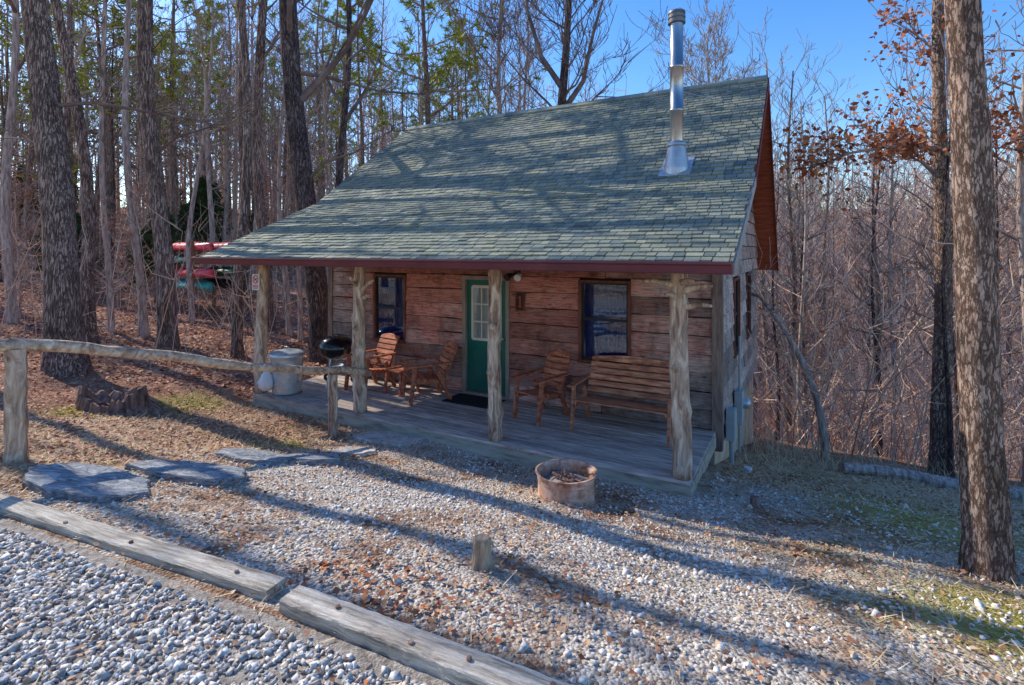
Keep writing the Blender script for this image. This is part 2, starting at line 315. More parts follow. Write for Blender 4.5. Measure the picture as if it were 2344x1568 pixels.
xs=3*np.sinh(np.linspace(-4.7,4.7,300)); ys=5+3*np.sinh(np.linspace(-3.8,4.75,300))
GX,GY=np.meshgrid(xs,ys); GZ=G(GX,GY)
V=np.stack([GX,GY,GZ],-1).reshape(-1,3); nx=len(xs); ny=len(ys)
ii=np.arange(nx*ny).reshape(ny,nx); FQ=np.stack([ii[:-1,:-1],ii[:-1,1:],ii[1:,1:],ii[1:,:-1]],-1).reshape(-1,4)
ground=np_mesh('ground',V,FQ,ground_mat(),'structure'); ground.data.polygons.foreach_set('use_smooth',[True]*len(FQ))
def gravel_mask(x,y):
    d,s=DS(x,y)
    return sst(-.4,.3,d)*(1-sst(3.8,5.8,d))*sst(-5.5,-3,s)*(1-.75*sst(.4,3.8,s))*.9
gm=gravel_mask(V[:,0],V[:,1])
_d,_s=DS(V[:,0],V[:,1]); _u,_v=UV(V[:,0],V[:,1])
forest=np.maximum(sst(-4.,-7,_s)*sst(1,3,_d)*.85,np.maximum(sst(3.,5.5,_v),sst(6.5,9,_d)))
moss=np.zeros(len(V))
for px,py,r,a in [(190,945,.5,1.0),(430,925,.7,.9),(640,1018,.5,.9),(330,960,.5,.6),(2120,1180,1.3,.75),(1900,1090,1.0,.45),(2330,1430,.9,.85),(2020,1400,.6,.45),(2150,1040,1.2,.5),(1560,1330,.5,.3),(1720,1250,.6,.35),(1950,1270,.6,.45)]:
    p=at(px,py); moss=np.maximum(moss,a*np.exp(-((V[:,0]-p.x)**2+(V[:,1]-p.y)**2)/r**2))
for nm,arr in (('gravel',gm),('moss',moss),('forest',forest)):
    at_=ground.data.attributes.new(nm,'FLOAT','POINT'); at_.data.foreach_set('value',arr.astype(np.float32))
sv=np.linspace(-14,14,90); dv=np.linspace(-5,-.02,24); A,B=np.meshgrid(sv,dv)
X=.05+.921*A+.39*B; Y=2.13-.39*A+.921*B; VV=np.stack([X,Y,G(X,Y)+.006],-1).reshape(-1,3)
ii=np.arange(90*24).reshape(24,90); FQ=np.stack([ii[:-1,:-1],ii[:-1,1:],ii[1:,1:],ii[1:,:-1]],-1).reshape(-1,4)
np_mesh('driveway',VV,FQ,drive_mat,'structure')

# stones, leaves, straw
CUB=np.array([(-1,-1,-1),(1,-1,-1),(1,1,-1),(-1,1,-1),(-1,-1,1),(1,-1,1),(1,1,1),(-1,1,1)])*.62
CUF=np.array([(0,2,1),(0,3,2),(4,5,6),(4,6,7),(0,1,5),(0,5,4),(1,2,6),(1,6,5),(2,3,7),(2,7,6),(3,0,4),(3,4,7)])
def rotm(n):
    q=np.random.normal(size=(n,4)); q/=np.linalg.norm(q,axis=1)[:,None]; w,x,y,z=q.T
    return np.stack([np.stack([1-2*(y*y+z*z),2*(x*y-z*w),2*(x*z+y*w)],-1),np.stack([2*(x*y+z*w),1-2*(x*x+z*z),2*(y*z-x*w)],-1),np.stack([2*(x*z-y*w),2*(y*z+x*w),1-2*(x*x+y*y)],-1)],1)
def stones(name,mat,X,Y,size,lift,label,cat):
    n=len(X); v=CUB[None]+np.random.uniform(-.42,.42,(n,8,3))
    v=v*size[:,None,None]*np.random.uniform(.5,1.35,(n,1,3))
    v=np.einsum('nij,nkj->nki',rotm(n),v); v[:,:,2]*=.85
    v+=np.stack([X,Y,G(X,Y)+lift],-1)[:,None,:]
    f=(CUF[None]+8*np.arange(n)[:,None,None]).reshape(-1,3)
    return tag(np_mesh(name,v,f,mat,'stuff'),label,cat)
def leaves(name,mat,X,Y,size,label,cat):
    n=len(X); b=np.array([(-.5,0,0),(-.1,-.32,.0),(.55,0,.0),(-.1,.32,.0)],float)
    v=np.repeat(b[None],n,0); c=np.random.uniform(-.1,.35,(n,2)); v[:,1,2]=c[:,0]; v[:,3,2]=c[:,1]; v[:,2,2]=np.random.uniform(-.1,.3,n)
    v*=size[:,None,None]; a=np.random.uniform(0,6.28,n); t=np.random.normal(0,.35,n)
    ca,sa,ct,st=np.cos(a),np.sin(a),np.cos(t),np.sin(t)
    y=v[:,:,1]*ct[:,None]-v[:,:,2]*st[:,None]; z=v[:,:,1]*st[:,None]+v[:,:,2]*ct[:,None]; x=v[:,:,0]
    v=np.stack([x*ca[:,None]-y*sa[:,None],x*sa[:,None]+y*ca[:,None],z],-1)
    v+=np.stack([X,Y,G(X,Y)+.012+np.random.uniform(0,.015,n)],-1)[:,None,:]
    f=(np.array([(0,1,2,3)])[None]+4*np.arange(n)[:,None,None]).reshape(-1,4)
    f3=np.concatenate([f[:,[0,1,2]],f[:,[0,2,3]]])
    return tag(np_mesh(name,v,f3,mat,'stuff'),label,cat)
def straw(name,mat,X,Y,ln,label,cat,tilt=.25):
    n=len(X); a=np.random.uniform(0,6.28,n); t=np.abs(np.random.normal(0,tilt,n)); d=np.stack([np.cos(a)*np.cos(t),np.sin(a)*np.cos(t),np.sin(t)],-1); s=np.stack([-np.sin(a),np.cos(a),np.zeros(n)],-1)
    o=np.stack([X,Y,G(X,Y)+.008+np.random.uniform(0,.02,n)],-1); w=.0035
    v=np.stack([o-s*w,o+s*w,o+d*ln[:,None]+s*w*.4,o+d*ln[:,None]-s*w*.4],1)
    f=(np.array([(0,1,2,3)])[None]+4*np.arange(n)[:,None,None]).reshape(-1,4)
    return tag(np_mesh(name,v,f,mat,'stuff'),label,cat)
n=32000; s_=np.random.uniform(-6,1.6,n); d_=-np.random.uniform(.09,2.0,n)
stones('driveway_gravel',stone_mat,.05+.921*s_+.39*d_,2.13-.39*s_+.921*d_,np.random.uniform(.007,.021,n)*np.where(np.random.rand(n)<.05,1.4,1),.010,'loose angular grey gravel covering the driveway in front of the timbers','gravel')
def inside(X,Y):
    u_,v_=UV(X,Y); return (u_>-7.45)&(u_<.25)&(v_>-.2)&(v_<8.3)
n=80000; X=np.random.uniform(-6,9,n); Y=np.random.uniform(2,10,n); d_,s_=DS(X,Y)
k=(np.random.rand(n)<gravel_mask(X,Y)*.7*np.clip(.5+.6*np.sin(1.9*X+.7*Y)*np.sin(1.5*Y-X*.8)+.1,.05,1))&(d_>.2)&~inside(X,Y)
X=X[k];Y=Y[k]; stones('yard_gravel',pebble_mat,X,Y,np.random.uniform(.006,.018,len(X))*np.where(np.random.rand(len(X))<.08,1.6,1),.004,'pale pebbles scattered over the yard in front of the porch','gravel')
n=80000; X=np.concatenate([np.random.uniform(-7,8,n),np.random.uniform(2,14,9000)]); Y=np.concatenate([np.random.uniform(1.8,9,n),np.random.uniform(2.5,14,9000)])
d_,s_=DS(X,Y); pat=np.clip(.45-.9*np.sin(1.9*X+.7*Y)*np.sin(1.5*Y-X*.8)+.25*np.sin(3.1*X+2*Y),.12,1); pr=np.where(d_<0,.10,np.where(gravel_mask(X,Y)>.5,.62,.95)*pat); k=(np.random.rand(len(X))<pr)&~inside(X,Y)
X=X[k];Y=Y[k]; leaves('fallen_leaves',leaf_mat,X,Y,np.random.uniform(.014,.045,len(X))*np.where(Y>9,1.6,1),'dry brown and tan leaves littering the yard','leaves')
n=60000; X=np.random.uniform(-22,-1,n);Y=np.random.uniform(4.5,24,n); d_,s_=DS(X,Y); k=(np.random.rand(n)<sst(-3.2,-5.6,s_)+sst(5.2,7,d_))&~inside(X,Y)&(d_>.6); X=X[k];Y=Y[k]
leaves('forest_litter',forest_leaf,X,Y,np.random.uniform(.03,.075,len(X))*np.where(Y>10,1.5,1),'red brown leaf litter carpeting the wooded slope left of the cabin','leaves')
n=46000; X=np.random.uniform(-6,9,n); Y=np.random.uniform(1.8,9.5,n); d_,s_=DS(X,Y); k=(np.random.rand(n)<np.where(d_<.1,.04,.85-.92*gravel_mask(X,Y)))&~inside(X,Y); X=X[k];Y=Y[k]
straw('pine_straw',straw_mat,X,Y,np.random.uniform(.04,.12,len(X)),'thin tan pine straw and dead grass strewn over the yard','straw')
XX=[];YY=[]
for px,py,sd,m_ in [(870,1370,.20,70),(760,1330,.16,40),(1000,1420,.3,45),(1165,1290,.06,16),(1340,1180,.12,20),(120,910,.25,60),(880,1060,.2,20)]:
    p=at(px,py); XX.append(np.random.normal(p.x,sd,m_)); YY.append(np.random.normal(p.y,sd*.8,m_))
X=np.concatenate(XX);Y=np.concatenate(YY)
leaves('leaf_drift',rust_mat,X,Y,np.random.uniform(.025,.06,len(X)),'rusty red leaves drifted against the timbers and stumps','leaves')

# ------------------------------------------------------------------ cabin
cab=empty('cabin',(1.87,5.87,0),ROT,'small weathered board cabin with green door, shingle roof and log-post porch','cabin')
mF=lambda a,z,o:(a,1.79-o,z); mR=lambda a,z,o:(.15+o,a,z); mL=lambda a,z,o:(-7.43-o,a,z); mB=lambda a,z,o:(a,8.18+o,z)
def siding(mp,a0,a1,zmax,ops,seed,gap=.016):
    rg=random.Random(seed); mb=MB(); z=-.25; h=.26
    while z<zmax-.02:
        zt=min(z+h,zmax)
        lo,lot,hi,hit=a0(z),a0(zt),a1(z),a1(zt)
        segs=[]
        if hi-lo<.05: break
        if hit<lot: hit=lot=(hit+lot)/2
        blocks=sorted([(o[0],o[1]) for o in ops if z<o[3]-.03 and zt>o[2]+.03])
        cur=(lo,lot)
        for b0,b1 in blocks: segs.append((cur,(b0,b0))); cur=(b1,b1)
        segs.append((cur,(hi,hit)))
        for sa,sb in segs:
            jo=[sa]; q=sa[0]+rg.uniform(.7,3.4)
            while q<sb[0]-.5 and q<sb[1]-.4:
                if q>sa[1]+.3: jo.append((q,q))
                q+=rg.uniform(1.6,3.6)
            jo.append(sb)
            for i in range(len(jo)-1):
                p,q2=jo[i],jo[i+1]; e=.006; ob=.045+rg.uniform(-.010,.012); K=max(1,int((q2[0]-p[0])/.25)); wob=[rg.uniform(-.007,.007) for _ in range(K+1)]; wot=[rg.uniform(-.007,.007) for _ in range(K+1)]; sag=rg.uniform(-.006,.006)
                b=len(mb.v)
                for k in range(K+1):
                    t=k/K; xb=(p[0]+e)*(1-t)+(q2[0]-e)*t; xt=(p[1]+e)*(1-t)+(q2[1]-e)*t; zb=z+sag*(1-2*t)+wob[k]
                    mb.v+=[mp(xb,zb,ob+wob[k]*.5),mp(xb,zb,.005),mp(xt,zt-gap+wot[k],.005),mp(xt,zt-gap+wot[k],ob-.022)]
                for k in range(K):
                    for j in range(4): a_=b+k*4+j; c_=b+k*4+(j+1)%4; mb.f.append((a_,a_+4,c_+4,c_))
                mb.f+=[(b,b+1,b+2,b+3),(b+K*4+3,b+K*4+2,b+K*4+1,b+K*4)]
        z+=h
    return mb
opsF=[(-6.22,-5.42,.79,2.05),(-4.10,-3.17,-.01,2.07),(-1.90,-1.08,.79,2.05)]
opsR=[(3.3,4.1,.79,2.05),(5.4,6.2,.79,2.05)]
siding(mF,lambda z:-7.43,lambda z:.15,3.36,opsF,1).build('front_wall',side_front,cab)
fa=lambda z:1.76 if z<3.38 else 1.9+(z-3.38)/.74
fb=lambda z:8.2 if z<2.5 else 8.8-(z-1.98)/.923
siding(mR,fa,fb,5.6,opsR,2).build('side_wall',side_grey,cab)
siding(mL,fa,fb,5.6,[],3).build('side_wall',side_grey,cab)
siding(mB,lambda z:-7.43,lambda z:.15,2.6,[],4).build('rear_wall',side_grey,cab)
m=MB(); m.prism_u([(1.85,-.22),(8.15,-.22),(8.15,2.55),(4.9,5.5),(1.9,3.35),(1.85,3.3)],-7.4,.12); m.build('inner_wall',core_mat,cab)
m=MB(); m.rng(-7.38,.10,1.83,8.12,-3.2,-.225); m.build('foundation',found_mat,cab)
for x0 in (.05,-7.38):
    m=MB(); m.prism_u([(0.0,2.36),(1.74,2.36),(1.74,3.34),(0.0,2.56)],x0,x0+.04); m.build('porch_gable_panel',side_grey,cab)
for a,b in ((.075,.20),(-7.48,-7.36)):
    m=MB(); m.rng(a,b,1.725,1.80,-.27,3.30); 
    if a>0: m.rng(.198,.216,1.742,1.86,-.27,3.30)
    m.build('corner_board',corner_wood,cab,bevel=.004)
def window(mp,a0,a1,z0,z1,sash_z,ctop):
    m=MB(); t=.036
    m.mrng(mp,a0-.01,a0+t,z0,z1,-.06,.062); m.mrng(mp,a1-t,a1+.01,z0,z1,-.06,.062)
    m.mrng(mp,a0+t,a1-t,z1-t,z1,-.06,.060); m.mrng(mp,a0-.02,a1+.02,z0-.04,z0+.015,-.06,.075)
    w=m.build('window',trim_red,cab,bevel=.004)
    m=MB(); b0,b1,c0,c1=a0+t,a1-t,z0+.015,z1-t
    for (p,q,r,s2) in ((b0,b0+.03,c0,c1),(b1-.03,b1,c0,c1),(b0+.03,b1-.03,c0,c0+.035),(b0+.03,b1-.03,c1-.03,c1),(b0+.03,b1-.03,sash_z-.02,sash_z+.02)):
        m.mrng(mp,p,q,r,s2,-.02,.022)
    m.build('sash',dark_sash,w)
    m=MB(); m.poly([mp(b0+.01,c0,0.003),mp(b1-.01,c0,0.003),mp(b1-.01,c1,.003),mp(b0+.01,c1,.003)]); m.build('pane',pane,w)
    m=MB(); nn=60
    for i in range(nn):
        def q(k): 
            a=b0+(b1-b0)*k/nn; return a,-.032+.012*math.sin(k*1.25)+.004*math.sin(k*2.9)
        A0,O0=q(i);A1,O1=q(i+1); m.poly([mp(A0,c0,O0),mp(A1,c0,O1),mp(A1,ctop,O1),mp(A0,ctop,O0)])
    m.build('curtain',curt_blue,w,smooth=True)
window(mF,-6.22,-5.42,.79,2.05,1.40,1.97); window(mF,-1.90,-1.08,.79,2.05,1.44,1.97)
window(mR,3.3,4.1,.79,2.05,1.42,1.97); window(mR,5.4,6.2,.79,2.05,1.42,1.97)
m=MB(); m.mrng(mF,-4.11,-4.045,0,2.07,-.06,.06); m.mrng(mF,-3.225,-3.16,0,2.07,-.06,.06); m.mrng(mF,-4.045,-3.225,2.0,2.07,-.06,.058); m.mrng(mF,-4.045,-3.225,-.002,.03,-.06,.07)
m.build('door_frame',door_trim,cab,bevel=.004)
m=MB(); m.mrng(mF,-4.04,-3.23,.035,1.995,-.05,-.005)
for a0,a1 in ((-3.93,-3.67),(-3.60,-3.34)):
    for z0,z1 in ((.20,.82),):
        m.mrng(mF,a0,a1,z0,z1,-.01,.004); m.mrng(mF,a0+.03,a1-.03,z0+.03,z1-.03,.0,.010)
dr=m.build('door',door_green,cab,bevel=.005)
m=MB(); w0,w1,y0,y1=-3.92,-3.35,.96,1.88
for i in range(4):
    a=w0+(w1-w0)*i/3; e=.022 if i in(0,3) else .011; m.mrng(mF,a-e,a+e,y0,y1,-.004,.016)
for j in range(4):
    z=y0+(y1-y0)*j/3; e=.024 if j in(0,3) else .011; m.mrng(mF,w0+.0,w1,z-e,z+e,-.004,.014)
m.build('door_window_grille',cream,dr)
m=MB(); m.poly([mF(w0,y0,.006),mF(w1,y0,.006),mF(w1,y1,.006),mF(w0,y1,.006)]); m.build('door_pane',pane,dr)
m=MB(); m.poly([mF(w0,y0,.001),mF(w1,y0,.001),mF(w1,y1,.001),mF(w0,y1,.001)]); m.build('door_curtain',curt_cream,dr)
m=MB(); m.lathe([(.0,-.055),(.022,-.055),(.03,-.04),(.022,-.02),(.012,-.015),(.012,0),(.03,.0),(.03,.01)],14,(-3.29,1.79,1.0),axis='y'); m.build('door_handle',steel,dr,smooth=True)
m=MB(); m.mrng(mF,-3.05,-2.95,2.10,2.20,.03,.07); pl=m.build('porch_light',dark_sash,cab,bevel=.006)
for s2 in (-1,1):
    m=MB(); m.tube([mF(-3.0+s2*.03,2.13,.07),mF(-3.0+s2*.08,2.09,.14)],[.015,.015],8); m.tube([mF(-3.0+s2*.08,2.11,.12),mF(-3.0+s2*.10,2.06,.24)],[.035,.06],14); m.build('lamp_head',dark_sash if s2<0 else white_pl,pl,smooth=False)
# deck
m=MB(); v=-.13; rg=random.Random(5)
while v<1.73:
    q=-7.3
    for nxt in ([-4.9+rg.uniform(-.6,.6),-2.3+rg.uniform(-.6,.6),.13]):
        m.rng(q+.002,nxt-.002,v,min(v+.130,1.755),-.034,rg.uniform(-.003,.003)); q=nxt
    v+=.14
m.build('deck',deck_wood,cab,bevel=.004)
m=MB(); m.rng(-7.28,.10,-.118,-.08,-.21,-.036); m.rng(.10,.135,-.12,1.76,-.21,-.036); m.rng(-7.3,-7.265,-.08,1.76,-.21,-.036)
for j in range(1,7): m.rng(-7.3+j*1.05,-7.26+j*1.05,-.079,1.75,-.2,-.037)
m.build('deck_rim',rim_wood,cab)
def post(u,r,seed,stubs):
    rg=random.Random(seed); m=MB(); K=26; pts=[];rad=[]; kn=[rg.uniform(.1,.95) for _ in range(6)]
    for i in range(K+1):
        t=i/K; pts.append((u+.022*math.sin(t*5+seed)+rg.uniform(-.005,.005),.0+.018*math.cos(t*4+seed*2),2.37*t)); rad.append(r*(1.10-.20*t)*(1+rg.uniform(-.04,.04)+sum(.16*math.exp(-((t-k)/.018)**2) for k in kn)))
    m.tube(pts,rad,16,jit=.04,rg=rg)
    for (z,dx,dy,dz,l,rr) in stubs:
        d=Vector((dx,dy,dz)).normalized(); p=Vector((u,0,z))
        m.tube([p,p+d*(r+.02),p+d*(r+l*.6)+Vector((0,0,.015)),p+d*(r+l)],[rr*2.,rr*1.3,rr*.95,rr*.55],8,jit=.1,rg=rg)
    return m.build('porch_post',log_wood,cab,smooth=True)
post(0,.098,1,[(2.12,-1,-.35,.12,.32,.027),(2.06,1,-.35,.2,.28,.03),(2.15,.5,-.8,.1,.27,.026),(1.88,1,-.4,.12,.28,.026),(1.98,-.5,-.8,.2,.14,.03),(1.2,-.3,-1,.1,.04,.035),(.7,.4,-1,.1,.04,.03)])
post(-2.4,.088,2,[(1.5,.2,-1,.1,.02,.03),(.9,-.5,-1,.1,.02,.03)])
post(-4.85,.095,3,[(1.86,1,-.3,.5,.38,.03),(1.74,1,-.3,.3,.22,.03),(2.05,-.8,-.5,.2,.16,.03),(1.95,.3,-.9,.3,.14,.03),(1.3,.2,-1,.1,.03,.03)])
post(-7.2,.098,4,[])
m=MB(); m.rng(-7.6,.2,-.07,.07,2.37,2.53); m.build('porch_beam',beam_wood,cab,bevel=.006)
# roof
E=(-.6,2.40);K_=(1.9,3.53);RG=(4.9,5.75);RE=(8.8,2.15); UL,UR=-8.0,.6
m=MB(); m.prism_u([E,K_,RG,RE,(8.8,2.02),(4.9,5.62),(1.9,3.42),(-.6,2.29)],UL,UR); roof=m.build('roof',soffit,cab)
def shingles(p0,p1,seed):
    rg=random.Random(seed); m=MB(); dv=p1[0]-p0[0];dz=p1[1]-p0[1]; ln=math.hypot(dv,dz); e=(dv/ln,dz/ln); nn=(-e[1],e[0])
    if nn[1]<0: nn=(-nn[0],-nn[1])
    P=lambda u,a,h:(u,p0[0]+e[0]*a+nn[0]*h,p0[1]+e[1]*a+nn[1]*h)
    a=-.03
    while a<ln-.02:
        u=UL-.01-rg.uniform(0,.28)
        while u<UR:
            w=rg.choice([.11,.14,.16,.18]); u0=max(u,UL-.012); u1=min(u+w-.010,UR+.012)
            if u1-u0>.02:
                lo=a+rg.choice([-.006,.0,.006])+rg.uniform(-.002,.002); hi=min(a+.145,ln); th=.018+rg.choice([0,.004,.010])
                m.hexa([P(u0,lo,.001),P(u1,lo,.001),P(u1,hi,.001),P(u0,hi,.001),P(u0,lo,th),P(u1,lo,th+rg.uniform(-.002,.002)),P(u1,hi,.004),P(u0,hi,.004)])
            u+=w
        a+=.115
    return m
mm=shingles(E,K_,11); m2=shingles(K_,RG,12); b=len(mm.v); mm.v+=m2.v; mm.f+=[tuple(i+b for i in f) for f in m2.f]
m3=shingles(RE,RG,13); b=len(mm.v); mm.v+=m3.v; mm.f+=[tuple(i+b for i in f) for f in m3.f]
q=UL
while q<UR:
    w=min(.3,UR-q); mm.hexa([(q,4.76,5.665),(q+w-.005,4.76,5.665),(q+w-.005,4.9,5.775),(q,4.9,5.775),(q,4.75,5.685),(q+w-.005,4.75,5.685),(q+w-.005,4.9,5.795),(q,4.9,5.795)])
    mm.hexa([(q,4.9,5.775),(q+w-.005,4.9,5.775),(q+w-.005,5.04,5.645),(q,5.04,5.645),(q,4.9,5.795),(q+w-.005,4.9,5.795),(q+w-.005,5.05,5.665),(q,5.05,5.665)]); q+=.3
mm.build('shingles',shingle,roof)
for x in (UR+.002,UL-.027):
    m=MB(); m.prism_u([(-.6,2.385),(1.9,3.515),(1.9,3.39),(-.6,2.26)],x,x+.025); m.build('rake_board',rake_mat,roof)
    m=MB(); m.prism_u([(1.902,3.517),(4.9,5.735),(4.9,5.57),(1.902,3.36)],x,x+.025); m.prism_u([(4.902,5.735),(8.8,2.135),(8.8,1.97),(4.902,5.57)],x,x+.025); m.build('rake_board',rake_red,roof)
m=MB(); m.prism_u([(-.602,2.395),(-.735,2.40),(-.735,2.375),(-.715,2.36),(-.69,2.285),(-.602,2.275)],UL-.01,UR+.01); m.build('gutter',gutter_mat,roof,bevel=.005)
cu,cv=-.50,2.22
fl=MB(); fl.lathe([(.098,4.05),(.098,4.62),(.106,4.625),(.106,4.66),(.098,4.665),(.098,5.28),(.106,5.285),(.106,5.32),(.098,5.325),(.098,5.97)],28,(cu,cv,0)); fl.build('flue_pipe',steel,roof,smooth=True)
m=MB(); m.lathe([(.0,6.16),(.09,6.16),(.125,6.14),(.13,6.11),(.118,6.10),(.118,6.075),(.13,6.07),(.13,6.04),(.118,6.03),(.118,6.005),(.13,6.0),(.13,5.965),(.10,5.955)],28,(cu,cv,0)); m.build('flue_cap',cap_steel,roof)
m=MB(); m.lathe([(.20,3.62),(.195,3.75),(.125,4.10),(.155,4.10),(.15,4.13),(.10,4.17)],28,(cu,cv,0))
zr=lambda v:3.53+.74*(v-1.9)
m.hexa([(cu-.23,2.0,zr(2.0)+.026),(cu+.23,2.0,zr(2.0)+.026),(cu+.23,2.45,zr(2.45)+.026),(cu-.23,2.45,zr(2.45)+.026),(cu-.23,2.0,zr(2.0)+.032),(cu+.23,2.0,zr(2.0)+.032),(cu+.23,2.45,zr(2.45)+.032),(cu-.23,2.45,zr(2.45)+.032)])
m.build('flue_flashing',dull_steel,roof)
for dx in (-.55,.65):
    m=MB(); m.tube([(cu,cv,4.95),(cu+dx,3.95,zr(3.95)+.02)],[.009,.009],6); m.build('flue_brace',dull_steel,roof)

# ------------------------------------------------------------------ things on the porch
def chair(name,u,v,rz,W,mat,label,cat,group=None):
    t=empty(name,L(u,v,.001),ROT+rz,label,cat,group); h=W/2
    m=MB()
    for i in range(6):
        y=-.30+i*.09; z=.415-.012*i; m.rng(-h+.03,h-.03,y,y+.072,z-.02,z)
    m.build('seat',mat,t,bevel=.004)
    m=MB(); nb=6
    for i in range(nb):
        a=i/nb; y=.24+.24*a; z=.42+.52*a; yy=.24+.24*(a+.78/nb); zz=.42+.52*(a+.78/nb)
        if i<nb-1: m.hexa([(-h+.02,y,z),(h-.02,y,z),(h-.02,y+.022,z-.01),(-h+.02,y+.022,z-.01),(-h+.02,yy,zz),(h-.02,yy,zz),(h-.02,yy+.022,zz-.01),(-h+.02,yy+.022,zz-.01)])
        else:
            N_=14
            for k in range(N_):
                x0=-h+.02+(W-.04)*k/N_; x1=-h+.02+(W-.04)*(k+1)/N_
                cz=lambda x:.055*max(0,math.cos(x/h*1.5))
                m.hexa([(x0,y,z),(x1,y,z),(x1,y+.022,z-.01),(x0,y+.022,z-.01),(x0,yy+cz(x0)*.4,zz-.03+cz(x0)),(x1,yy+cz(x1)*.4,zz-.03+cz(x1)),(x1,yy+cz(x1)*.4+.022,zz-.04+cz(x1)),(x0,yy+cz(x0)*.4+.022,zz-.04+cz(x0))])
    for x in ((-h+.09,h-.09) if W<1 else (-h+.09,0,h-.09)): m.bar((x,.285,.36),(x,.515,.90),.06,.03)
    m.build('backrest',mat,t,bevel=.003)
    for s2 in (-1,1):
        x=s2*(h-.005)
        m=MB(); m.bar((x,-.32,0),(x,-.25,.60),.036,.07); m.build('leg',mat,t,bevel=.004)
        m=MB(); m.bar((x,.36,0),(x,.14,.50),.036,.07); m.build('leg',mat,t,bevel=.004)
        m=MB(); m.bar((x*1.01,-.38,.615),(x*1.01,.36,.625),.09,.026); m.build('armrest',mat,t,bevel=.006)
        m=MB(); m.bar((x-s2*.037,-.30,.36),(x-s2*.037,.36,.30),.034,.07); m.build('seat_rail',mat,t,bevel=.004)
    return t
chair('wooden_armchair',-5.72,1.12,R(-8),.54,chair_wood,'reddish slatted wooden armchair behind the log post, nearest the kettle grill','chair')
chair('wooden_armchair',-4.42,1.08,R(-35),.54,chair_wood,'slatted wooden armchair angled left, just left of the green door','chair')
chair('wooden_armchair',-2.28,1.14,R(-14),.48,chair_wood,'slatted wooden armchair right of the door, beside the long bench','chair')
chair('wooden_bench',-.98,1.16,R(0),1.34,bench_wood,'long slatted wooden bench with arched back under the right window','bench')
t=empty('side_table',L(-5.04,1.20,.001),ROT-.2,'small low slatted wooden table between the two left armchairs','table')
m=MB()
for i in range(5): m.rng(-.24,.24,-.22+i*.09,-.144+i*.09,.40,.42)
m.build('tabletop',chair_wood,t,bevel=.004)
for sx in (-1,1):
    for sy in (-1,1):
        m=MB(); m.bar((sx*.22,sy*.2,0),(sx*.19,sy*.16,.40),.05,.04); m.build('leg',chair_wood,t,bevel=.004)
m=MB(); m.rng(-.46,.46,-.27,.27,0,.012)
for i in range(22): m.rng(-.43+i*.04,-.41+i*.04,-.25,.25,.011,.02)
tag(m.build('door_mat',mat_rubber,None,loc=L(-3.62,1.35,.004),rz=ROT,bevel=.003),'dark ribbed mat on the deck at the green door','door mat')
t=empty('trash_can',L(-6.80,.20,.001),ROT,'galvanised metal trash can with lid at the left end of the porch','trash can')
prof=[(.0,.02),(.225,.02),(.235,0),(.24,.03),(.238,.06)]+[(.24+.035*i/10,.08+.56*i/10) for i in range(11)]+[(.285,.65),(.285,.68),(.275,.69)]
m=MB(); m.lathe(prof,72,fn=lambda a,z:1+.014*math.cos(a*24)*(1 if .09<z<.62 else 0)); 
for z in (.2,.5): m.lathe([(.243+.035*z,z-.01),(.262+.032*z,z),(.243+.035*z,z+.01)],48)
m.build('can_body',galv,t,smooth=True)
m=MB(); m.lathe([(.298,.665),(.302,.70),(.285,.715),(.22,.74),(.20,.735),(.10,.765),(0,.77)],48); m.tube([(-.07,0,.76),(-.06,0,.81),(.06,0,.81),(.07,0,.76)],[.009]*4,8); m.build('can_lid',galv,t,smooth=True)
for s2 in (-1,1):
    m=MB(); m.tube([(s2*.268,-.07,.5),(s2*.30,-.07,.47),(s2*.31,0,.45),(s2*.30,.07,.47),(s2*.268,.07,.5)],[.008]*5,6); m.build('can_handle',galv,t)
rg=random.Random(9); m=MB(); m.lathe([(.01,-.34),(.07,-.335),(.115,-.27),(.12,-.2),(.09,-.1),(.045,-.02),(.03,.0),(.06,.05),(.05,.06)],18,fn=lambda a,z:1+.16*math.sin(3*a+z*20)+.08*math.sin(7*a-z*30)+rg.uniform(-.05,.05))
tag(m.build('plastic_bag',white_pl,None,smooth=True,loc=L(-6.92,-.12,.44),rz=ROT),'white plastic bag hanging on the front of the metal trash can','bag')
t=empty('kettle_grill',L(-6.50,1.05,.001),ROT+.3,'black kettle charcoal grill on tripod legs, left end of the porch','grill')
m=MB(); m.lathe([(.0,.46),(.12,.475),(.22,.53),(.285,.61),(.312,.69),(.32,.70),(.312,.705)],40); m.build('bowl',black_enamel,t,smooth=True)
ld=MB(); ld.lathe([(.322,.702),(.32,.72),(.304,.78),(.25,.85),(.155,.895),(.05,.91),(0,.912)],40); ld=ld.build('lid',black_enamel,t,smooth=True)
m=MB(); m.tube([(-.06,0,.90),(-.055,0,.945),(.055,0,.945),(.06,0,.90)],[.012]*4,8); m.build('lid_handle',dark_sash,ld)
for k in range(3):
    a=k*2.094+.5; m=MB(); m.tube([(math.cos(a)*.17,math.sin(a)*.17,.55),(math.cos(a)*.32,math.sin(a)*.32,0.01)],[.013,.013],8); m.build('leg',galv,t)
    if k<2:
        m=MB(); m.lathe([(.03,-.02),(.075,-.02),(.08,0),(.075,.02),(.03,.02)],20,(math.cos(a)*.33,math.sin(a)*.33,.08),axis='y'); m.build('wheel',dark_sash,t)
m=MB(); m.lathe([(.13,.34),(.14,.36),(.12,.33),(0,.32)],24); m.build('ash_catcher',galv,t)
t=empty('notice_sign',L(-7.2,-.118,1.82),ROT,'small white notice with red prohibition circle on the left porch post','sign')
m=MB(); m.rng(-.10,.10,-.006,0,0,.28); m.build('sign_board',sign_white,t,bevel=.004)
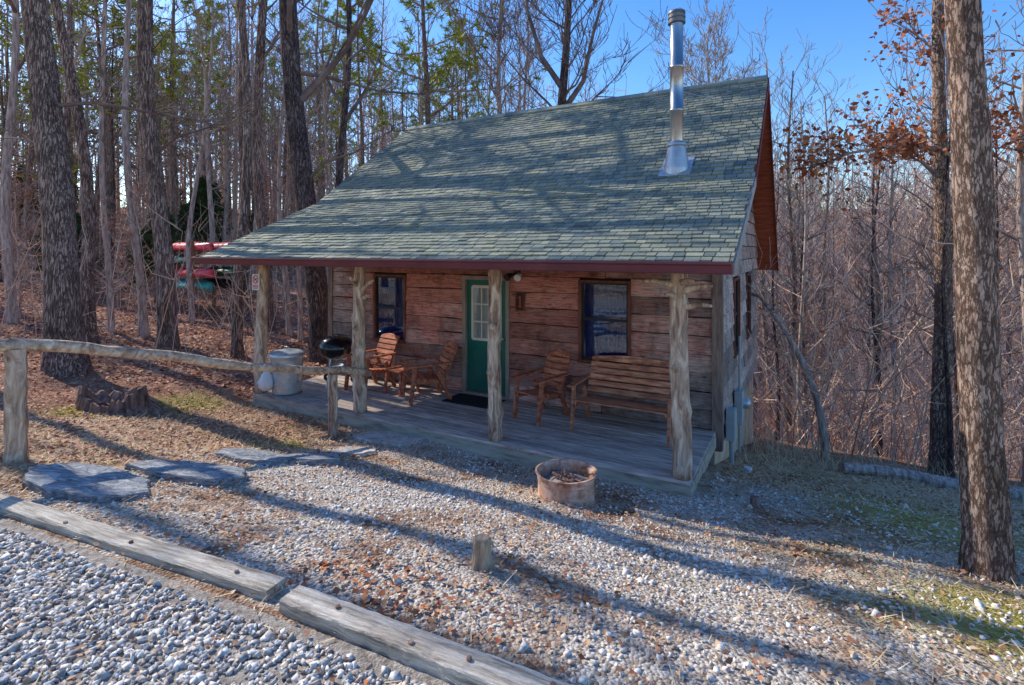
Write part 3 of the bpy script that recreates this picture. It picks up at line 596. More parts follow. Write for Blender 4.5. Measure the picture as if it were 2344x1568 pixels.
m=MB(); m.lathe([(.075,-.010),(.075,-.007),(.058,-.007),(.058,-.010),(.075,-.010)],32,(0,0,.185),axis='y'); m.bar((-.045,-.0095,.23),(.045,-.0095,.14),.016,.003,side=(1,0,1)); m.build('prohibition_symbol',sign_red,t)
m=MB(); m.rng(-.03,.022,-.0088,-.0065,.178,.2); m.rng(-.028,-.018,-.0088,-.0065,.15,.18); m.rng(.01,.02,-.0088,-.0065,.15,.18); m.rng(.018,.04,-.0088,-.0065,.192,.21); m.build('animal_silhouette',sign_dark,t)
m=MB()
for z,w in ((.075,.08),(.05,.075),(.026,.06)): 
    x=-w
    while x<w-.01: m.rng(x,x+.012,-.0085,-.0065,z,z+.015); x+=.017
m.build('lettering',sign_red,t)
t=empty('cabin_number_sign',L(-2.94,1.735,1.52),ROT,'small dark framed number one plaque on the wall right of the door','sign')
m=MB(); m.rng(-.07,.07,-.012,0.003,0,.29); m.build('plaque',sign_dark,t,bevel=.003)
m=MB(); 
for r_ in ((-.085,-.07,0,.29),(.07,.085,0,.29),(-.085,.085,-.015,0),(-.085,.085,.29,.305)): m.rng(r_[0],r_[1],-.018,.002,r_[2],r_[3])
m.build('frame',trim_red,t)
m=MB(); m.rng(-.012,.014,-.016,-.011,.06,.23); m.rng(-.04,.042,-.016,-.011,.045,.0595); m.hexa([(-.04,-.016,.19),(-.0125,-.016,.205),(-.0125,-.011,.205),(-.04,-.011,.19),(-.035,-.016,.205),(-.0125,-.016,.23),(-.0125,-.011,.23),(-.035,-.011,.205)]); m.build('number',sign_num,t)
t=empty('electric_meter',L(.21,3.35,-.30),ROT,'grey electric meter box with round glass dial on the side wall','electric meter')
m=MB(); m.rng(0,.12,-.17,.17,0,.52); m.build('meter_box',meter_grey,t,bevel=.008)
m=MB(); m.lathe([(.09,0),(.09,.05),(.075,.10),(0,.11)],24,(.12,-.0,.32),axis='x'); m.build('meter_dial',galv,t,smooth=True)
m=MB(); m.tube([(.06,0,0),(.06,0,-.5)],[.025,.025],10); m.tube([(.06,.05,.52),(.06,.05,1.4)],[.02,.02],8); m.build('conduit',meter_grey,t)
t=empty('breaker_box',L(.21,2.30,-.24),ROT,'pale grey breaker box with conduit near the front corner of the side wall','breaker box')
m=MB(); m.rng(0,.11,-.15,.15,0,.42); m.rng(.11,.118,-.13,.13,.02,.40); m.build('box_body',meter_grey,t,bevel=.006)
m=MB(); m.tube([(.055,.03,0),(.055,.03,-.55)],[.035,.035],12); m.tube([(.055,.03,-.02),(.055,.03,-.06)],[.045,.045],12); m.build('conduit',meter_grey,t)
p=at(1712,1082); m=MB(); m.lathe([(0,.075),(.05,.075),(.055,.06),(.045,.055),(.045,-.05)],20); tag(m.build('pipe_cap',white_pl,None,loc=p),'white capped pipe end poking from the ground beside the cabin corner','pipe cap')

# ------------------------------------------------------------------ yard things
p=at(1296,1140); t=empty('fire_ring',(p.x,p.y,p.z),0,'rusty steel fire ring standing in the gravel yard','fire ring')
m=MB(); m.lathe([(.285,-.05),(.285,.19),(.292,.2),(.292,.225),(.30,.24),(.30,.262),(.312,.268),(.312,.28),(.296,.282),(.29,.262),(.272,.25),(.272,.0)],56,fn=lambda a,z:1+.012*math.sin(2*a+1)+.006*math.sin(7*a)); m.build('ring_wall',rust_metal,t,smooth=False)
m=MB(); m.lathe([(.27,.15),(.2,.17),(.1,.19),(0,.185)],30,fn=lambda a,z:1+.03*math.sin(5*a)); m.build('ash_bed',ash_mat,t)
rg=random.Random(3); m=MB()
for i in range(26):
    a=rg.uniform(0,6.28); r=rg.uniform(0,.2); p0=Vector((math.cos(a)*r,math.sin(a)*r,.19+rg.uniform(0,.04))); d=Vector((rg.uniform(-1,1),rg.uniform(-1,1),rg.uniform(-.2,.3))).normalized()*rg.uniform(.05,.12); m.tube([p0,p0+d],[rg.uniform(.004,.018)]*2,6)
m.build('charred_wood',stump_mat,t)
p=at(1103,1298); rg=random.Random(4); m=MB(); m.lathe([(.078,-.05),(.066,.02),(.057,.05),(.053,.11),(.055,.165),(.045,.178),(0,.17)],22,fn=lambda a,z:1+.10*math.sin(5*a+1)+.07*math.sin(11*a)+rg.uniform(-.05,.05)); tag(m.build('tree_stump',stump_cut,None,loc=p),'short weathered cut stump standing alone in the foreground gravel','tree stump')
p=at(1728,1160); m=MB(); m.lathe([(.06,-.04),(.05,.06),(.045,.1),(0,.1)],14,fn=lambda a,z:1+.1*math.sin(4*a)); tag(m.build('tree_stump',stump_mat,None,loc=p),'tiny dark stump right of the porch corner','tree stump')
p=at(255,940); rg=random.Random(6); m=MB(); n=72
hs=[]; hv=0
for k in range(n): hv=hv*.6+rg.uniform(-.05,.05); hs.append(.27+.07*math.sin(k*6.283/n*2+1)+hv)
cs_=[1+.10*math.sin(3*6.283*k/n)+.07*math.sin(8*6.283*k/n+1)+.05*abs(math.sin(14*6.283*k/n)) for k in range(n)]
prf=[(1.5,-.12),(1.22,.05),(1.04,.25),(.97,.6),(.92,1.0),(.80,.97),(.66,.6),(.4,.35),(.15,.3)]
for rf,zf in prf:
    for k in range(n):
        a=2*math.pi*k/n; rr=.36*rf*cs_[k]*(1+rg.uniform(-.012,.012)); m.v.append((math.cos(a)*rr*1.35,math.sin(a)*rr*.85,(zf*hs[k] if zf>0 else zf)))
for ri in range(len(prf)-1):
    for k in range(n): a=ri*n+k;b=ri*n+(k+1)%n; m.f.append((a,b,b+n,a+n))
m.f.append(tuple((len(prf)-1)*n+k for k in range(n)))
tag(m.build('tree_stump',stump_mat,None,loc=p),'wide rotten jagged stump behind the log rail','tree stump')
# stepping stones: jagged flat slabs, each outline given by hand (fractions of its half length and half width)
OUT=[[(-1,-.15),(-.62,-.8),(.1,-.95),(.75,-.7),(1.02,.1),(.55,.75),(-.2,.95),(-.8,.6)],
     [(-1,-.55),(-.2,-.95),(.8,-.85),(1,-.1),(.7,.8),(-.3,.9),(-.95,.45)],
     [(-1,.1),(-.7,-.75),(.2,-.9),(.95,-.55),(.9,.5),(.2,.95),(-.6,.8)],
     [(-.95,-.7),(.3,-1),(1,-.3),(.75,.75),(-.25,.95),(-1,.4)],
     [(-1,-.2),(-.3,-.95),(.7,-.9),(1,.2),(.4,.95),(-.6,.8)],
     [(-1,-.35),(-.45,-.9),(.5,-1),(1.02,-.2),(.8,.7),(0,.95),(-.75,.7)]]
for i,(px,py,rx,ry,rz,mt,lb) in enumerate([(205,1110,.60,.31,-.30,slate,'large blue grey slate slab nearest the timbers, first stepping stone'),(440,1086,.53,.29,-.15,slate,'blue grey slate slab second in the path, between two slabs'),(575,1052,.46,.27,-.42,slate,'broad tilted slate slab in the middle of the stepping path'),(712,1056,.34,.25,.1,slate,'small dark slate slab fourth in the stepping path'),(805,1034,.34,.25,-.3,slate_pale,'small pale flagstone right of the dark slate slabs'),(890,1006,.54,.30,-.4,slate_pale,'pale flat flagstone nearest the porch deck')]):
    p=at(px,py); rg=random.Random(40+i); m=MB(); sub=5; cor=[(a*rx,b*ry) for a,b in OUT[i]]; C=len(cor); n=C*sub
    outl=[]
    for c in range(C):
        for s_ in range(sub):
            t_=s_/sub; a_,b_=cor[c],cor[(c+1)%C]; outl.append((a_[0]*(1-t_)+b_[0]*t_+rg.uniform(-.016,.016),a_[1]*(1-t_)+b_[1]*t_+rg.uniform(-.016,.016)))
    tx,ty=rg.uniform(-.05,.05),rg.uniform(-.05,.02)
    zc=[rg.uniform(-.004,.004) for _ in range(n)]
    def ring(sc,dz,zj=.004):
        out=[]
        for k in range(n):
            x,y=outl[k][0]*sc,outl[k][1]*sc
            q=Vector((x*math.cos(rz)-y*math.sin(rz),x*math.sin(rz)+y*math.cos(rz),0)); gz=g1(p.x+q.x,p.y+q.y)-p.z
            out.append((q.x,q.y,gz*.9+dz+(tx*x+ty*y if dz>0 else 0)+rg.uniform(-zj,zj)))
        return out
    T=.06 if i<4 else .03
    rings=[ring(1.01,-.10),ring(1.0,T*.45),ring(.985,T*.5),ring(.99,T*.85),ring(.965,T),ring(.7,T*1.02,.006),ring(.35,T*1.05,.006)]
    for r_ in rings: m.v+=r_
    for j in range(len(rings)-1):
        for k in range(n): a=j*n+k;b=j*n+(k+1)%n; m.f.append((a,b,b+n,a+n))
    m.f.append(tuple((len(rings)-1)*n+k for k in range(n)))
    tag(m.build('stepping_stone',mt,None,loc=p),lb,'stepping stone','slabs of the stepping stone path')
def beam(A,B,w,h,label):
    A=Vector(A);B=Vector(B); c=(A+B)/2; d=B-A; ln=d.length
    m=MB(); K=40; rg=random.Random(int(ln*100))
    for i in range(K+1):
        x=-ln/2+ln*i/K; j=lambda:rg.uniform(-.004,.004)
        m.v+=[(x,-w/2+j(),-.12),(x,w/2+j(),-.12),(x,w/2+j(),h-.008+j()),(x,w/2-.008+j(),h+j()*.6),(x,-w/2+.008+j(),h+j()*.6),(x,-w/2+j(),h-.008+j())]
    for i in range(K):
        for k in range(6): a=i*6+k;b=i*6+(k+1)%6; m.f.append((a,a+6,b+6,b))
    m.f+=[tuple(range(6)),tuple(K*6+k for k in reversed(range(6)))]
    o=m.build('landscape_timber',timber,None); o.location=c
    o.rotation_euler=d.to_track_quat('X','Z').to_euler(); tag(o,label,'timber','timbers edging the driveway')
    for f in (-.3,.0,.18,.42):
        m=MB(); m.lathe([(.0,h+.012),(.012,h+.010),(.014,h-.02)],12,(ln*f,rg.uniform(-.03,.03),0)); m.build('spike',stump_mat,o)
A0=at(-160,1110);A1=at(632,1362);B0=at(665,1388);B1=at(1330,1655)
beam(A0,A1,.135,.055,'long weathered timber at the far left edge of the driveway')
beam(B0,B1,.14,.075,'nearer weathered timber running out at the bottom of the frame')
q0=Vector((5.05,8.1,g1(5.05,8.1)));q1=Vector((9.2,8.0,g1(9.2,8.0))); m=MB(); rg=random.Random(12); K=18; mid=(q0+q1)/2
m.tube([Vector((q0.lerp(q1,i/K).x,q0.lerp(q1,i/K).y+.05*math.sin(i*.5),g1(q0.lerp(q1,i/K).x,q0.lerp(q1,i/K).y)+.09))-mid for i in range(K+1)],[(.12-.04*(1-i/K))*(1+rg.uniform(-.06,.06)) for i in range(K+1)],12,jit=.05,rg=rg)
tag(m.build('fallen_log',bark_grey,None,loc=mid),'grey fallen log lying on the ground behind the two right trunks','log')
p1=at(37,1058); p2=at(762,1000); t=empty('rail_fence',p1,0,'rustic peeled log rail on two posts left of the porch','fence')
h1=CH-(790-HY)/F*p1.y; h2=CH-(850-HY)/F*p2.y
def fpost(q,zt,r,seed):
    rg=random.Random(seed); m=MB(); K=14; b=q-p1
    pts=[(b.x+rg.uniform(-.006,.006),b.y,b.z-.2+(zt-q.z+.2)*i/K) for i in range(K+1)]; m.tube(pts,[r*(1.05-.1*i/K)*(1+rg.uniform(-.05,.05)) for i in range(K+1)],14,jit=.035,rg=rg); m.build('fence_post',log_wood,t,smooth=False)
fpost(p1,h1-.03,.082,1); fpost(p2,h2-.04,.070,2)
T1=Vector((p1.x,p1.y,h1));T2=Vector((p2.x,p2.y,h2)); dd=T2-T1; m=MB(); rg=random.Random(8); pts=[];rad=[]
for i in range(41):
    f=-.55+1.75*i/40; q=T1+dd*f-p1; pts.append(q+Vector((0,0,.025*math.sin(f*7)+.01*math.sin(f*19)+rg.uniform(-.006,.006)))); rad.append((.054-.002*f)*(1+rg.uniform(-.06,.10)))
m.tube(pts,rad,14,jit=.05,rg=rg); m.build('rail',rail_wood,t,smooth=True)
def canoe(c,rz,mat,label,Ln=4.4,roll=0):
    t=MB(); K=22; n=12
    for i in range(K+1):
        tt=-1+2*i/K; w=.34*max(.03,(1-abs(tt)**2.3))**.75; sh=.08*abs(tt)**3; dp=.21*(1-.25*abs(tt)**4)
        for k in range(n+1):
            a=math.pi*k/n; t.v.append((tt*Ln/2*(1-.03*math.sin(a)),-math.cos(a)*w,-(sh*(1-math.sin(a))-dp*math.sin(a)**.7)))
    for i in range(K):
        for k in range(n): a=i*(n+1)+k; t.f.append((a,a+1,a+n+2,a+n+1))
    o=t.build('canoe',mat,None,smooth=True); o.location=c; o.rotation_euler=(roll,0,rz)
    sm=o.modifiers.new('wall','SOLIDIFY'); sm.thickness=.02
    return tag(o,label,'canoe','canoes stacked on the rack in the woods')
cz=18.; cx=(452-CX)/F*cz; gz=g1(cx,cz); cA=R(-36); l0=1.30-gz
rk=empty('canoe_rack',(cx,cz,gz),cA,'timber rack holding canoes among the trees left of the cabin','rack')
for x in (-.9,.9):
    for y in (-.55,.95): 
        m=MB(); m.rng(x-.05,x+.05,y-.05,y+.05,-.3,l0+1.5); m.build('rack_post',beam_wood,rk)
    for z in (l0-.01,l0+.41,l0+.83,l0+1.25): 
        m=MB(); m.rng(x-.03,x+.03,-.6,1.0,z-.06,z); m.build('rack_arm',beam_wood,rk)
nm=['lowest','third','second','topmost']
cols=[(canoe_teal,canoe_dark,'teal','dark'),(canoe_red,canoe_green,'red','green'),(canoe_green,canoe_teal,'green','teal'),(canoe_red,canoe_red,'red','red')]
for i in range(4):
    for j in range(2):
        dx=[-.1,.25,-.35,.05][i]+(.4 if j else 0); dy=-.2 if j==0 else .6; ca,sa=math.cos(cA),math.sin(cA)
        canoe((cx+dx*ca-dy*sa,cz+dx*sa+dy*ca,gz+l0+.42*i+.02),cA+[.03,-.05,.06,-.02][i],cols[i][j],'%s canoe on the %s arm of the rack, %s side'%(cols[i][2+j],nm[i],'farther' if j else 'nearer'),3.2,roll=.12)

# ------------------------------------------------------------------ trees
def branch(mb,p,d,Ln,r,lvl,rg,tips,up=.1,wig=.28,kids=5,minr=.006,shrink=.55):
    n=4 if lvl>0 else 3; pts=[p];q=p;dirs=[d]
    for i in range(n):
        d=(d+Vector((rg.uniform(-1,1)*wig,rg.uniform(-1,1)*wig,rg.uniform(-.6,1)*wig+up*.5))).normalized(); q=q+d*(Ln/n); pts.append(q); dirs.append(d)
    mb.tube(pts,[max(minr,r*(1-.8*i/n)) for i in range(n+1)],6 if r>.05 else (4 if r>.02 else 3),cap=False)
    tips.append((pts[-1],lvl)); 
    if lvl==0: tips.append((pts[-2],0)); return
    for k in range(kids):
        i=min(n,max(1,int(1+rg.random()*n))); a=Vector((rg.uniform(-1,1),rg.uniform(-1,1),rg.uniform(-.3,.9))).normalized()
        branch(mb,pts[i],(dirs[i]*.8+a*.85).normalized(),Ln*rg.uniform(.4,.75)*(shrink/.55),max(minr,r*.42),lvl-1,rg,tips,up,wig,max(2,kids-1),minr,shrink)
def tri_clump(mb,p,size,n,rg,w=.14,flat=1.):
    for i in range(n):
        d=Vector((rg.gauss(0,1),rg.gauss(0,1),rg.gauss(0,1)*flat+.25)).normalized(); s_=d.cross(Vector((rg.uniform(-1,1),rg.uniform(-1,1),rg.uniform(-1,1)))).normalized()*(size*w)
        l=size*rg.uniform(.6,1.15); a=p+d*(l*.1); b=p+d*l
        k=len(mb.v); mb.v+=[tuple(a-s_),tuple(a+s_),tuple(b)]; mb.f.append((k,k+1,k+2))
def leafs(mb,p,size,n,rg,spread):
    for i in range(n):
        c=p+Vector((rg.gauss(0,spread),rg.gauss(0,spread),rg.gauss(0,spread)))
        a=Vector((rg.uniform(-1,1),rg.uniform(-1,1),rg.uniform(-1,.3))).normalized(); b=a.cross(Vector((rg.uniform(-1,1),rg.uniform(-1,1),rg.uniform(-1,1)))).normalized()
        l=size*rg.uniform(.6,1.2); k=len(mb.v); mb.v+=[tuple(c),tuple(c+a*l*.5+b*l*.33),tuple(c+a*l),tuple(c+a*l*.45-b*l*.33)]; mb.f.append((k,k+1,k+2,k+3))
def make_tree(name,loc,r0,H,seed,label,cat='tree',group=None,bark=bark_grey,kind='bare',first=.35,nbr=14,blen=3.,lean=(0,0),wob=.12,n=10,levels=2,kids=4,twig=None,extra=None,leaf_n=0,rz=0,minr=.006,elev=(.25,1.0),flare=.4,lsize=.12,lprob=.75,lmin=0.,bthick=1.,taper=.86,ext=5):
    rg=random.Random(seed); t=empty(name,loc,rz,label,cat,group); tr=MB(); K=30; path=[];rad=[]
    a1,a2=rg.uniform(0,6),rg.uniform(0,6)
    for i in range(K+1):
        h=-.25+(H+.25)*(i/K)**1.25; hh=max(0,h); w=wob*min(1,hh/3)
        path.append(Vector((lean[0]*hh+w*(math.sin(hh*.55+a1)-math.sin(a1)),lean[1]*hh+w*(math.sin(hh*.47+a2)-math.sin(a2)),h)))
        rad.append((r0*(1-taper*hh/H)+.008)*(1+flare*math.exp(-hh/.3)*(1 if r0>.08 else .3))*(1+rg.uniform(-.03,.03)))
    tr.tube(path,rad,n,jit=.05 if n>8 else .02,rg=rg); tr.build('trunk',bark,t,smooth=True)
    br=MB(); lf=MB(); tips=[]
    def pt(fr):
        h=fr*H
        for i in range(K):
            if path[i+1].z>=h: 
                f=(h-path[i].z)/(path[i+1].z-path[i].z); return path[i].lerp(path[i+1],f),rad[i]+(rad[i+1]-rad[i])*f
        return path[-1],rad[-1]
    for k in range(nbr):
        fr=first+(.985-first)*((k+rg.random()*.8)/nbr); p,r=pt(fr); az=k*2.4+rg.uniform(-.5,.5)
        if kind=='pine':
            e=rg.uniform(-.15,.35)+.5*max(0,fr-.8)*3; l=blen*(1.12-fr)*rg.uniform(.7,1.2)/.6; up=.08
        elif kind=='cedar':
            e=rg.uniform(.2,.6); l=blen*(1.1-fr)*rg.uniform(.8,1.1); up=.1
        else:
            e=rg.uniform(*elev); l=blen*(1.15-.7*fr)*rg.uniform(.6,1.25); up=.12
        d=Vector((math.cos(az)*math.cos(e),math.sin(az)*math.cos(e),math.sin(e)))
        branch(br,p,d,l,max(minr,min(r*.7,(.015+l*.011)*bthick)),levels if kind=='bare' or kind=='rust' else 1,rg,tips,up,.28,kids,minr)
    for (z,pl_,rr) in (extra or []):
        p,r=pt(z/H); q=[p]+[p+Vector(e) for e in pl_]; br.tube(q,[max(.008,rr*(1-.75*i/(len(q)-1))) for i in range(len(q))],7)
        for i in range(1,len(q)):
            for j in range(ext): branch(br,q[i],((q[i]-q[i-1]).normalized()+Vector((rg.uniform(-1,1),rg.uniform(-1,1),rg.uniform(-.5,.8)))).normalized(),rg.uniform(.3,.8)*max(1,rr/.06),.014,1,rg,tips,.05,.3,3,.004)
    br.build('branches',twig or twig_mat,t)
    if kind=='pine':
        for (p,l) in tips: tri_clump(lf,p,rg.uniform(.28,.48),15,rg,.085)
        lf.build('crown',needle_mat,t)
    elif kind=='cedar':
        for (p,l) in tips: tri_clump(lf,p,rg.uniform(.14,.26),18,rg,.13)
        lf.build('crown',cedar_mat,t)
    elif leaf_n:
        for (p,l) in tips:
            if rg.random()<lprob and p.z>lmin: leafs(lf,p,lsize,leaf_n,rg,.12)
        lf.build('crown',rust_mat,t)
    return t
def near(px,py,w,topx,H,seed,label,Y=None,**kw):
    if Y is None: p=at(px,py)
    else: X=(px-CX)/F*Y; p=Vector((X,Y,g1(X,Y)))
    zt=CH+HY/F*p.y; lx=((topx-CX)/F*p.y-p.x)/(zt-p.z); cs=1/math.sqrt(1+((px-CX)/F)**2)
    return make_tree(kw.pop('name','tree'),p,w/2*p.y/F*cs,H,seed,label,lean=(lx,kw.pop('ly',0)),**kw)
LIMB=dict(levels=1,kids=3,bthick=1.5,minr=.012,taper=.7,twig=twig_dark)
near(152,850,90,82,19,1,'thick dark-barked trunk at far left behind the log rail',bark=bark_oak,n=20,first=.45,nbr=10,blen=3.2,ext=7,extra=[(5.3,[(.9,.1,.1),(1.9,.3,-.05),(2.9,.4,-.2),(3.7,.4,-.1)],.045),(4.4,[(-.6,.1,.25),(-1.3,.2,.3)],.035)],**LIMB)
near(207,790,34,125,17,2,'medium trunk just right of the thick far left trunk',bark=bark_oak,n=12,first=.45,nbr=8,blen=2.4,**LIMB)
near(330,770,20,298,14,3,'slim straight trunk between the stump and the wide grey trunk',bark=bark_grey,first=.5,nbr=8,blen=1.8,**LIMB)
near(384,800,46,360,19,4,'wide grey brown trunk standing left of the canoe rack',bark=bark_oak,n=16,first=.42,nbr=11,blen=2.8,ext=6,extra=[(4.6,[(.7,-.2,.4),(1.5,-.3,.6),(2.2,-.3,1.0)],.04)],**LIMB)
near(440,735,13,415,11,5,'crooked slender grey sapling in front of the canoes',bark=bark_grey,first=.4,nbr=14,blen=2,wob=.25)
near(543,815,25,528,18,6,'straight dark trunk left of the porch corner post',bark=bark_oak,n=12,first=.42,nbr=11,blen=2.6,**LIMB)
near(612,760,27,611,20,7,'straight mossy grey trunk rising behind the porch roof corner',Y=15.5,bark=bark_oak,n=12,first=.36,nbr=14,blen=3.0,**LIMB)
near(738,800,52,672,21,8,'thick black-barked oak with side limbs by the cabin left wall',Y=12.6,bark=bark_dark,n=18,first=.28,nbr=20,blen=4.0,levels=1,kids=4,bthick=1.8,minr=.012,taper=.6,twig=twig_dark,extra=[(4.2,[(.6,-.2,.5),(1.3,-.3,.7),(2.2,-.4,1.2)],.05),(6.9,[(.9,.2,-.1),(2.0,.4,-.35),(3.0,.5,-.4),(3.8,.5,-.2)],.05),(8.6,[(.3,-.9,.9),(.5,-1.5,2.1),(.4,-2.0,3.6)],.16),(9.8,[(-.4,.6,1.1),(-.6,1.1,2.4),(-.5,1.5,3.9)],.16)])
near(662,770,13,655,9,9,'thin bare sapling between the corner post and the dark oak',bark=bark_grey,first=.3,nbr=12,blen=1.6)
near(688,780,11,700,8,10,'spindly sapling close left of the dark oak',bark=bark_grey,first=.3,nbr=10,blen=1.4)
near(785,700,19,792,17,11,'slim dark trunk rising just right of the big oak',Y=17,bark=bark_dark,first=.35,nbr=14,blen=2.6,**LIMB)
near(28,690,26,14,17,12,'medium trunk at the left edge of the frame, deep in the wood',Y=15,bark=bark_grey,first=.4,nbr=10,blen=2.4,**LIMB)
near(255,720,16,236,13,13,'slender trunk deep in the wood above the rotten stump',Y=14,bark=bark_grey,first=.35,nbr=10,blen=2.,**LIMB)
near(560,700,22,556,18,14,'tall pine with heavy green crown between the canoe rack and the roof',Y=18.2,name='pine_tree',cat='pine tree',bark=bark_oak,kind='pine',first=.58,nbr=22,blen=2.4,n=12,kids=6)
near(1287,400,32,1300,19,21,'forking dark bare tree rising behind the middle of the roof ridge',Y=19,bark=bark_dark,first=.42,nbr=28,blen=3.8,n=12,levels=3,kids=5,minr=.010,twig=twig_dark,extra=[(9.5,[(-.8,0,1.2),(-1.3,.2,3.),(-1.5,.2,5)],.12),(8.6,[(.8,0,1.2),(1.2,.2,3.),(1.9,.2,5.5)],.12)])
near(1615,400,16,1620,21,22,'pale wispy bare tree behind the roof beside the flue',Y=30,bark=bark_grey,first=.5,nbr=34,blen=4.0,twig=twig_pale,levels=3,kids=5,minr=.014)
near(1150,400,18,1140,19,23,'tall bare tree behind the left half of the roof ridge',Y=24,bark=bark_grey,first=.4,nbr=30,blen=3.8,levels=3,kids=5,minr=.012)
near(2153,1088,50,2143,15,31,'leaning dark trunk with clinging rust leaves, second from the right edge',bark=bark_pine,n=16,first=.36,nbr=16,blen=2.0,kind='bare',leaf_n=4,lsize=.12,lprob=.75,lmin=4.9,flare=.25,ext=9,
     extra=[(5.6,[(-.45,-.1,.32),(-.62,-.15,.36)],.05),(3.9,[(-.4,-.1,.02),(-.9,-.15,.0)],.02),(6.15,[(-.7,-.3,.0),(-1.4,-.5,-.05),(-2.1,-.6,-.18),(-2.5,-.6,-.35)],.05),(6.0,[(.5,-.2,.2),(1.1,-.3,.1)],.04)])
near(2262,1318,106,2190,16,32,'thick furrowed pine trunk nearest the camera at the right edge',name='pine_tree',bark=bark_pine,n=28,first=.55,nbr=10,blen=2.4,kind='pine',cat='pine tree',wob=.05,flare=.22)
near(2010,1005,15,1960,9,33,'thin grey sapling with upswept twigs right of the arched sapling',bark=bark_grey,first=.25,nbr=20,blen=1.7,twig=twig_pale,levels=3,kids=4)
near(2080,1040,12,2010,8,34,'slender sapling close left of the rust-leaved trunk',bark=bark_grey,first=.25,nbr=18,blen=1.4,levels=3,kids=3)
near(2325,1010,22,2290,11,35,'rust-leaved young tree in the thicket at the right edge',bark=bark_dark,first=.2,nbr=22,blen=1.9,leaf_n=2,kind='rust',lprob=.3)
near(2195,960,18,2230,11,36,'rust-leaved sapling in the thicket between the two right trunks',Y=12,bark=bark_dark,first=.2,nbr=22,blen=2.0,leaf_n=2,kind='rust',lprob=.35)
near(1830,980,10,1815,9,38,'spindly grey sapling left of the arch in the ravine edge',Y=14,bark=bark_grey,first=.2,nbr=20,blen=1.7,levels=3,kids=3)
for i,(x,y,H,r,lb) in enumerate([(-9.6,6.6,16,.14,'slim trunk outside the left edge beside the driveway'),(-12.5,7.0,17,.12,'slender trunk outside the left edge farther along the driveway'),(-15.5,11.5,18,.16,'tall trunk outside the left edge, farthest back'),(-10.2,9.5,17,.14,'middling trunk outside the left edge behind the log rail')]):
    make_tree('tree',(x,y,g1(x,y)-.05),r,H,60+i,lb,bark=bark_oak,n=12,first=.42,nbr=9,blen=2.6,**LIMB)
b0y=10.2
b0=Vector(((1885-CX)/F*b0y,b0y,g1((1885-CX)/F*b0y,b0y))); t=empty('sapling',b0,0,'bare sapling bent over in an arch beside the cabin','tree')
pts=[]
for px,py,k in [(1888,1010,0),(1880,960,0),(1868,905,0),(1845,845,.1),(1805,770,.3),(1768,715,.6),(1740,680,.9),(1712,668,1.2)]:
    yy=b0.y+k; pts.append(Vector(((px-CX)/F*yy,yy,CH+(HY-py)/F*yy))-b0)
pts=[Vector((pts[0].x,0,-.2))]+pts
m=MB(); q=b0.y/F; m.tube(pts,[9*q,8.5*q,8*q,7.5*q,7*q,6*q,5*q,4*q,2*q],10,jit=.05); m.build('trunk',bark_grey,t,smooth=True)
m=MB(); rg=random.Random(2); tp=[]
for i in range(4,9):
    for j in range(4): branch(m,pts[i],Vector((rg.uniform(-1,.6),rg.uniform(-1,1),rg.uniform(-.2,1))).normalized(),rg.uniform(.5,1.2),.014,1,rg,tp,.1,.3,3,.005)
m.build('branches',twig_pale,t)

AZ,EL=R(-59),R(38)
def shades(x,y,H):
    t=math.tan(EL)
    for (qx,qy,qz) in ((0,4,0),(3,4,0),(-2,6,0),(1,8,3),(-1,9.5,3),(3,9,5),(-3,5,.3),(4,6,0),(-3,10.5,3),(0,11.5,5.3),(-3,12.5,5.3),(5,9,5.5),(2,7,2.6),(-4,4,.7),(-2,3,.7),(1,3,.4),(-4,8,0)):
        dx,dy=x-qx,y-qy; al=dx*math.sin(AZ)+dy*math.cos(AZ); pe=abs(dx*math.cos(AZ)-dy*math.sin(AZ))
        if al>0 and pe<2.8 and g1(x,y)+H>qz+al*t+.3: return True
    return False
def ok(x,y,px):
    u,v=UV(x,y); d,s=DS(x,y)
    if -9.3<u<3.5 and -3<v<10: return False
    if d<5.5 and s>-9: return False
    if 370<px<600 and y<24: return False
    return True
protos={}
def spawn(key,x,y,rz,sc,label,group,maker):
    z=g1(x,y)-.05
    if key not in protos:
        t=maker(); t.location=(x,y,z); t.rotation_euler=(0,0,rz); t.scale=(sc,)*3; t['label']=label; t['group']=group; protos[key]=t; return t
    return dup(protos[key],(x,y,z),rz,sc,label,group)
def mk(i):
    return lambda:make_tree('tree',(0,0,0),[.12,.09,.14,.07][i],[15,13,17,10][i],100+i,'x','tree','g',bark=[bark_grey,bark_dark,bark_oak,bark_grey][i],first=[.3,.25,.35,.2][i],nbr=[26,24,26,24][i],blen=[2.8,2.2,3.2,1.7][i],n=8,levels=3,kids=3,minr=.009,twig=[twig_mat,twig_dark,twig_pale,twig_mat][i])
def mp_(i):
    return lambda:make_tree('pine_tree',(0,0,0),[.15,.12,.18][i],[16,12,18][i],200+i,'x','pine tree','g',bark=bark_oak,kind='pine',first=[.35,.25,.42][i],nbr=[26,24,26][i],blen=[2.6,2.2,3.][i],n=8,kids=5)
def mc(): return make_tree('cedar_shrub',(0,0,0),.06,4,300,'x','shrub','g',bark=bark_dark,kind='cedar',first=.05,nbr=60,blen=1.1,n=6,kids=5)
def mr_(): return make_tree('beech_sapling',(0,0,0),.03,4.2,310,'x','tree','g',bark=bark_grey,kind='rust',first=.2,nbr=18,blen=1.2,n=6,kids=3,leaf_n=2,lsize=.08,lprob=.5)
rg=random.Random(77)
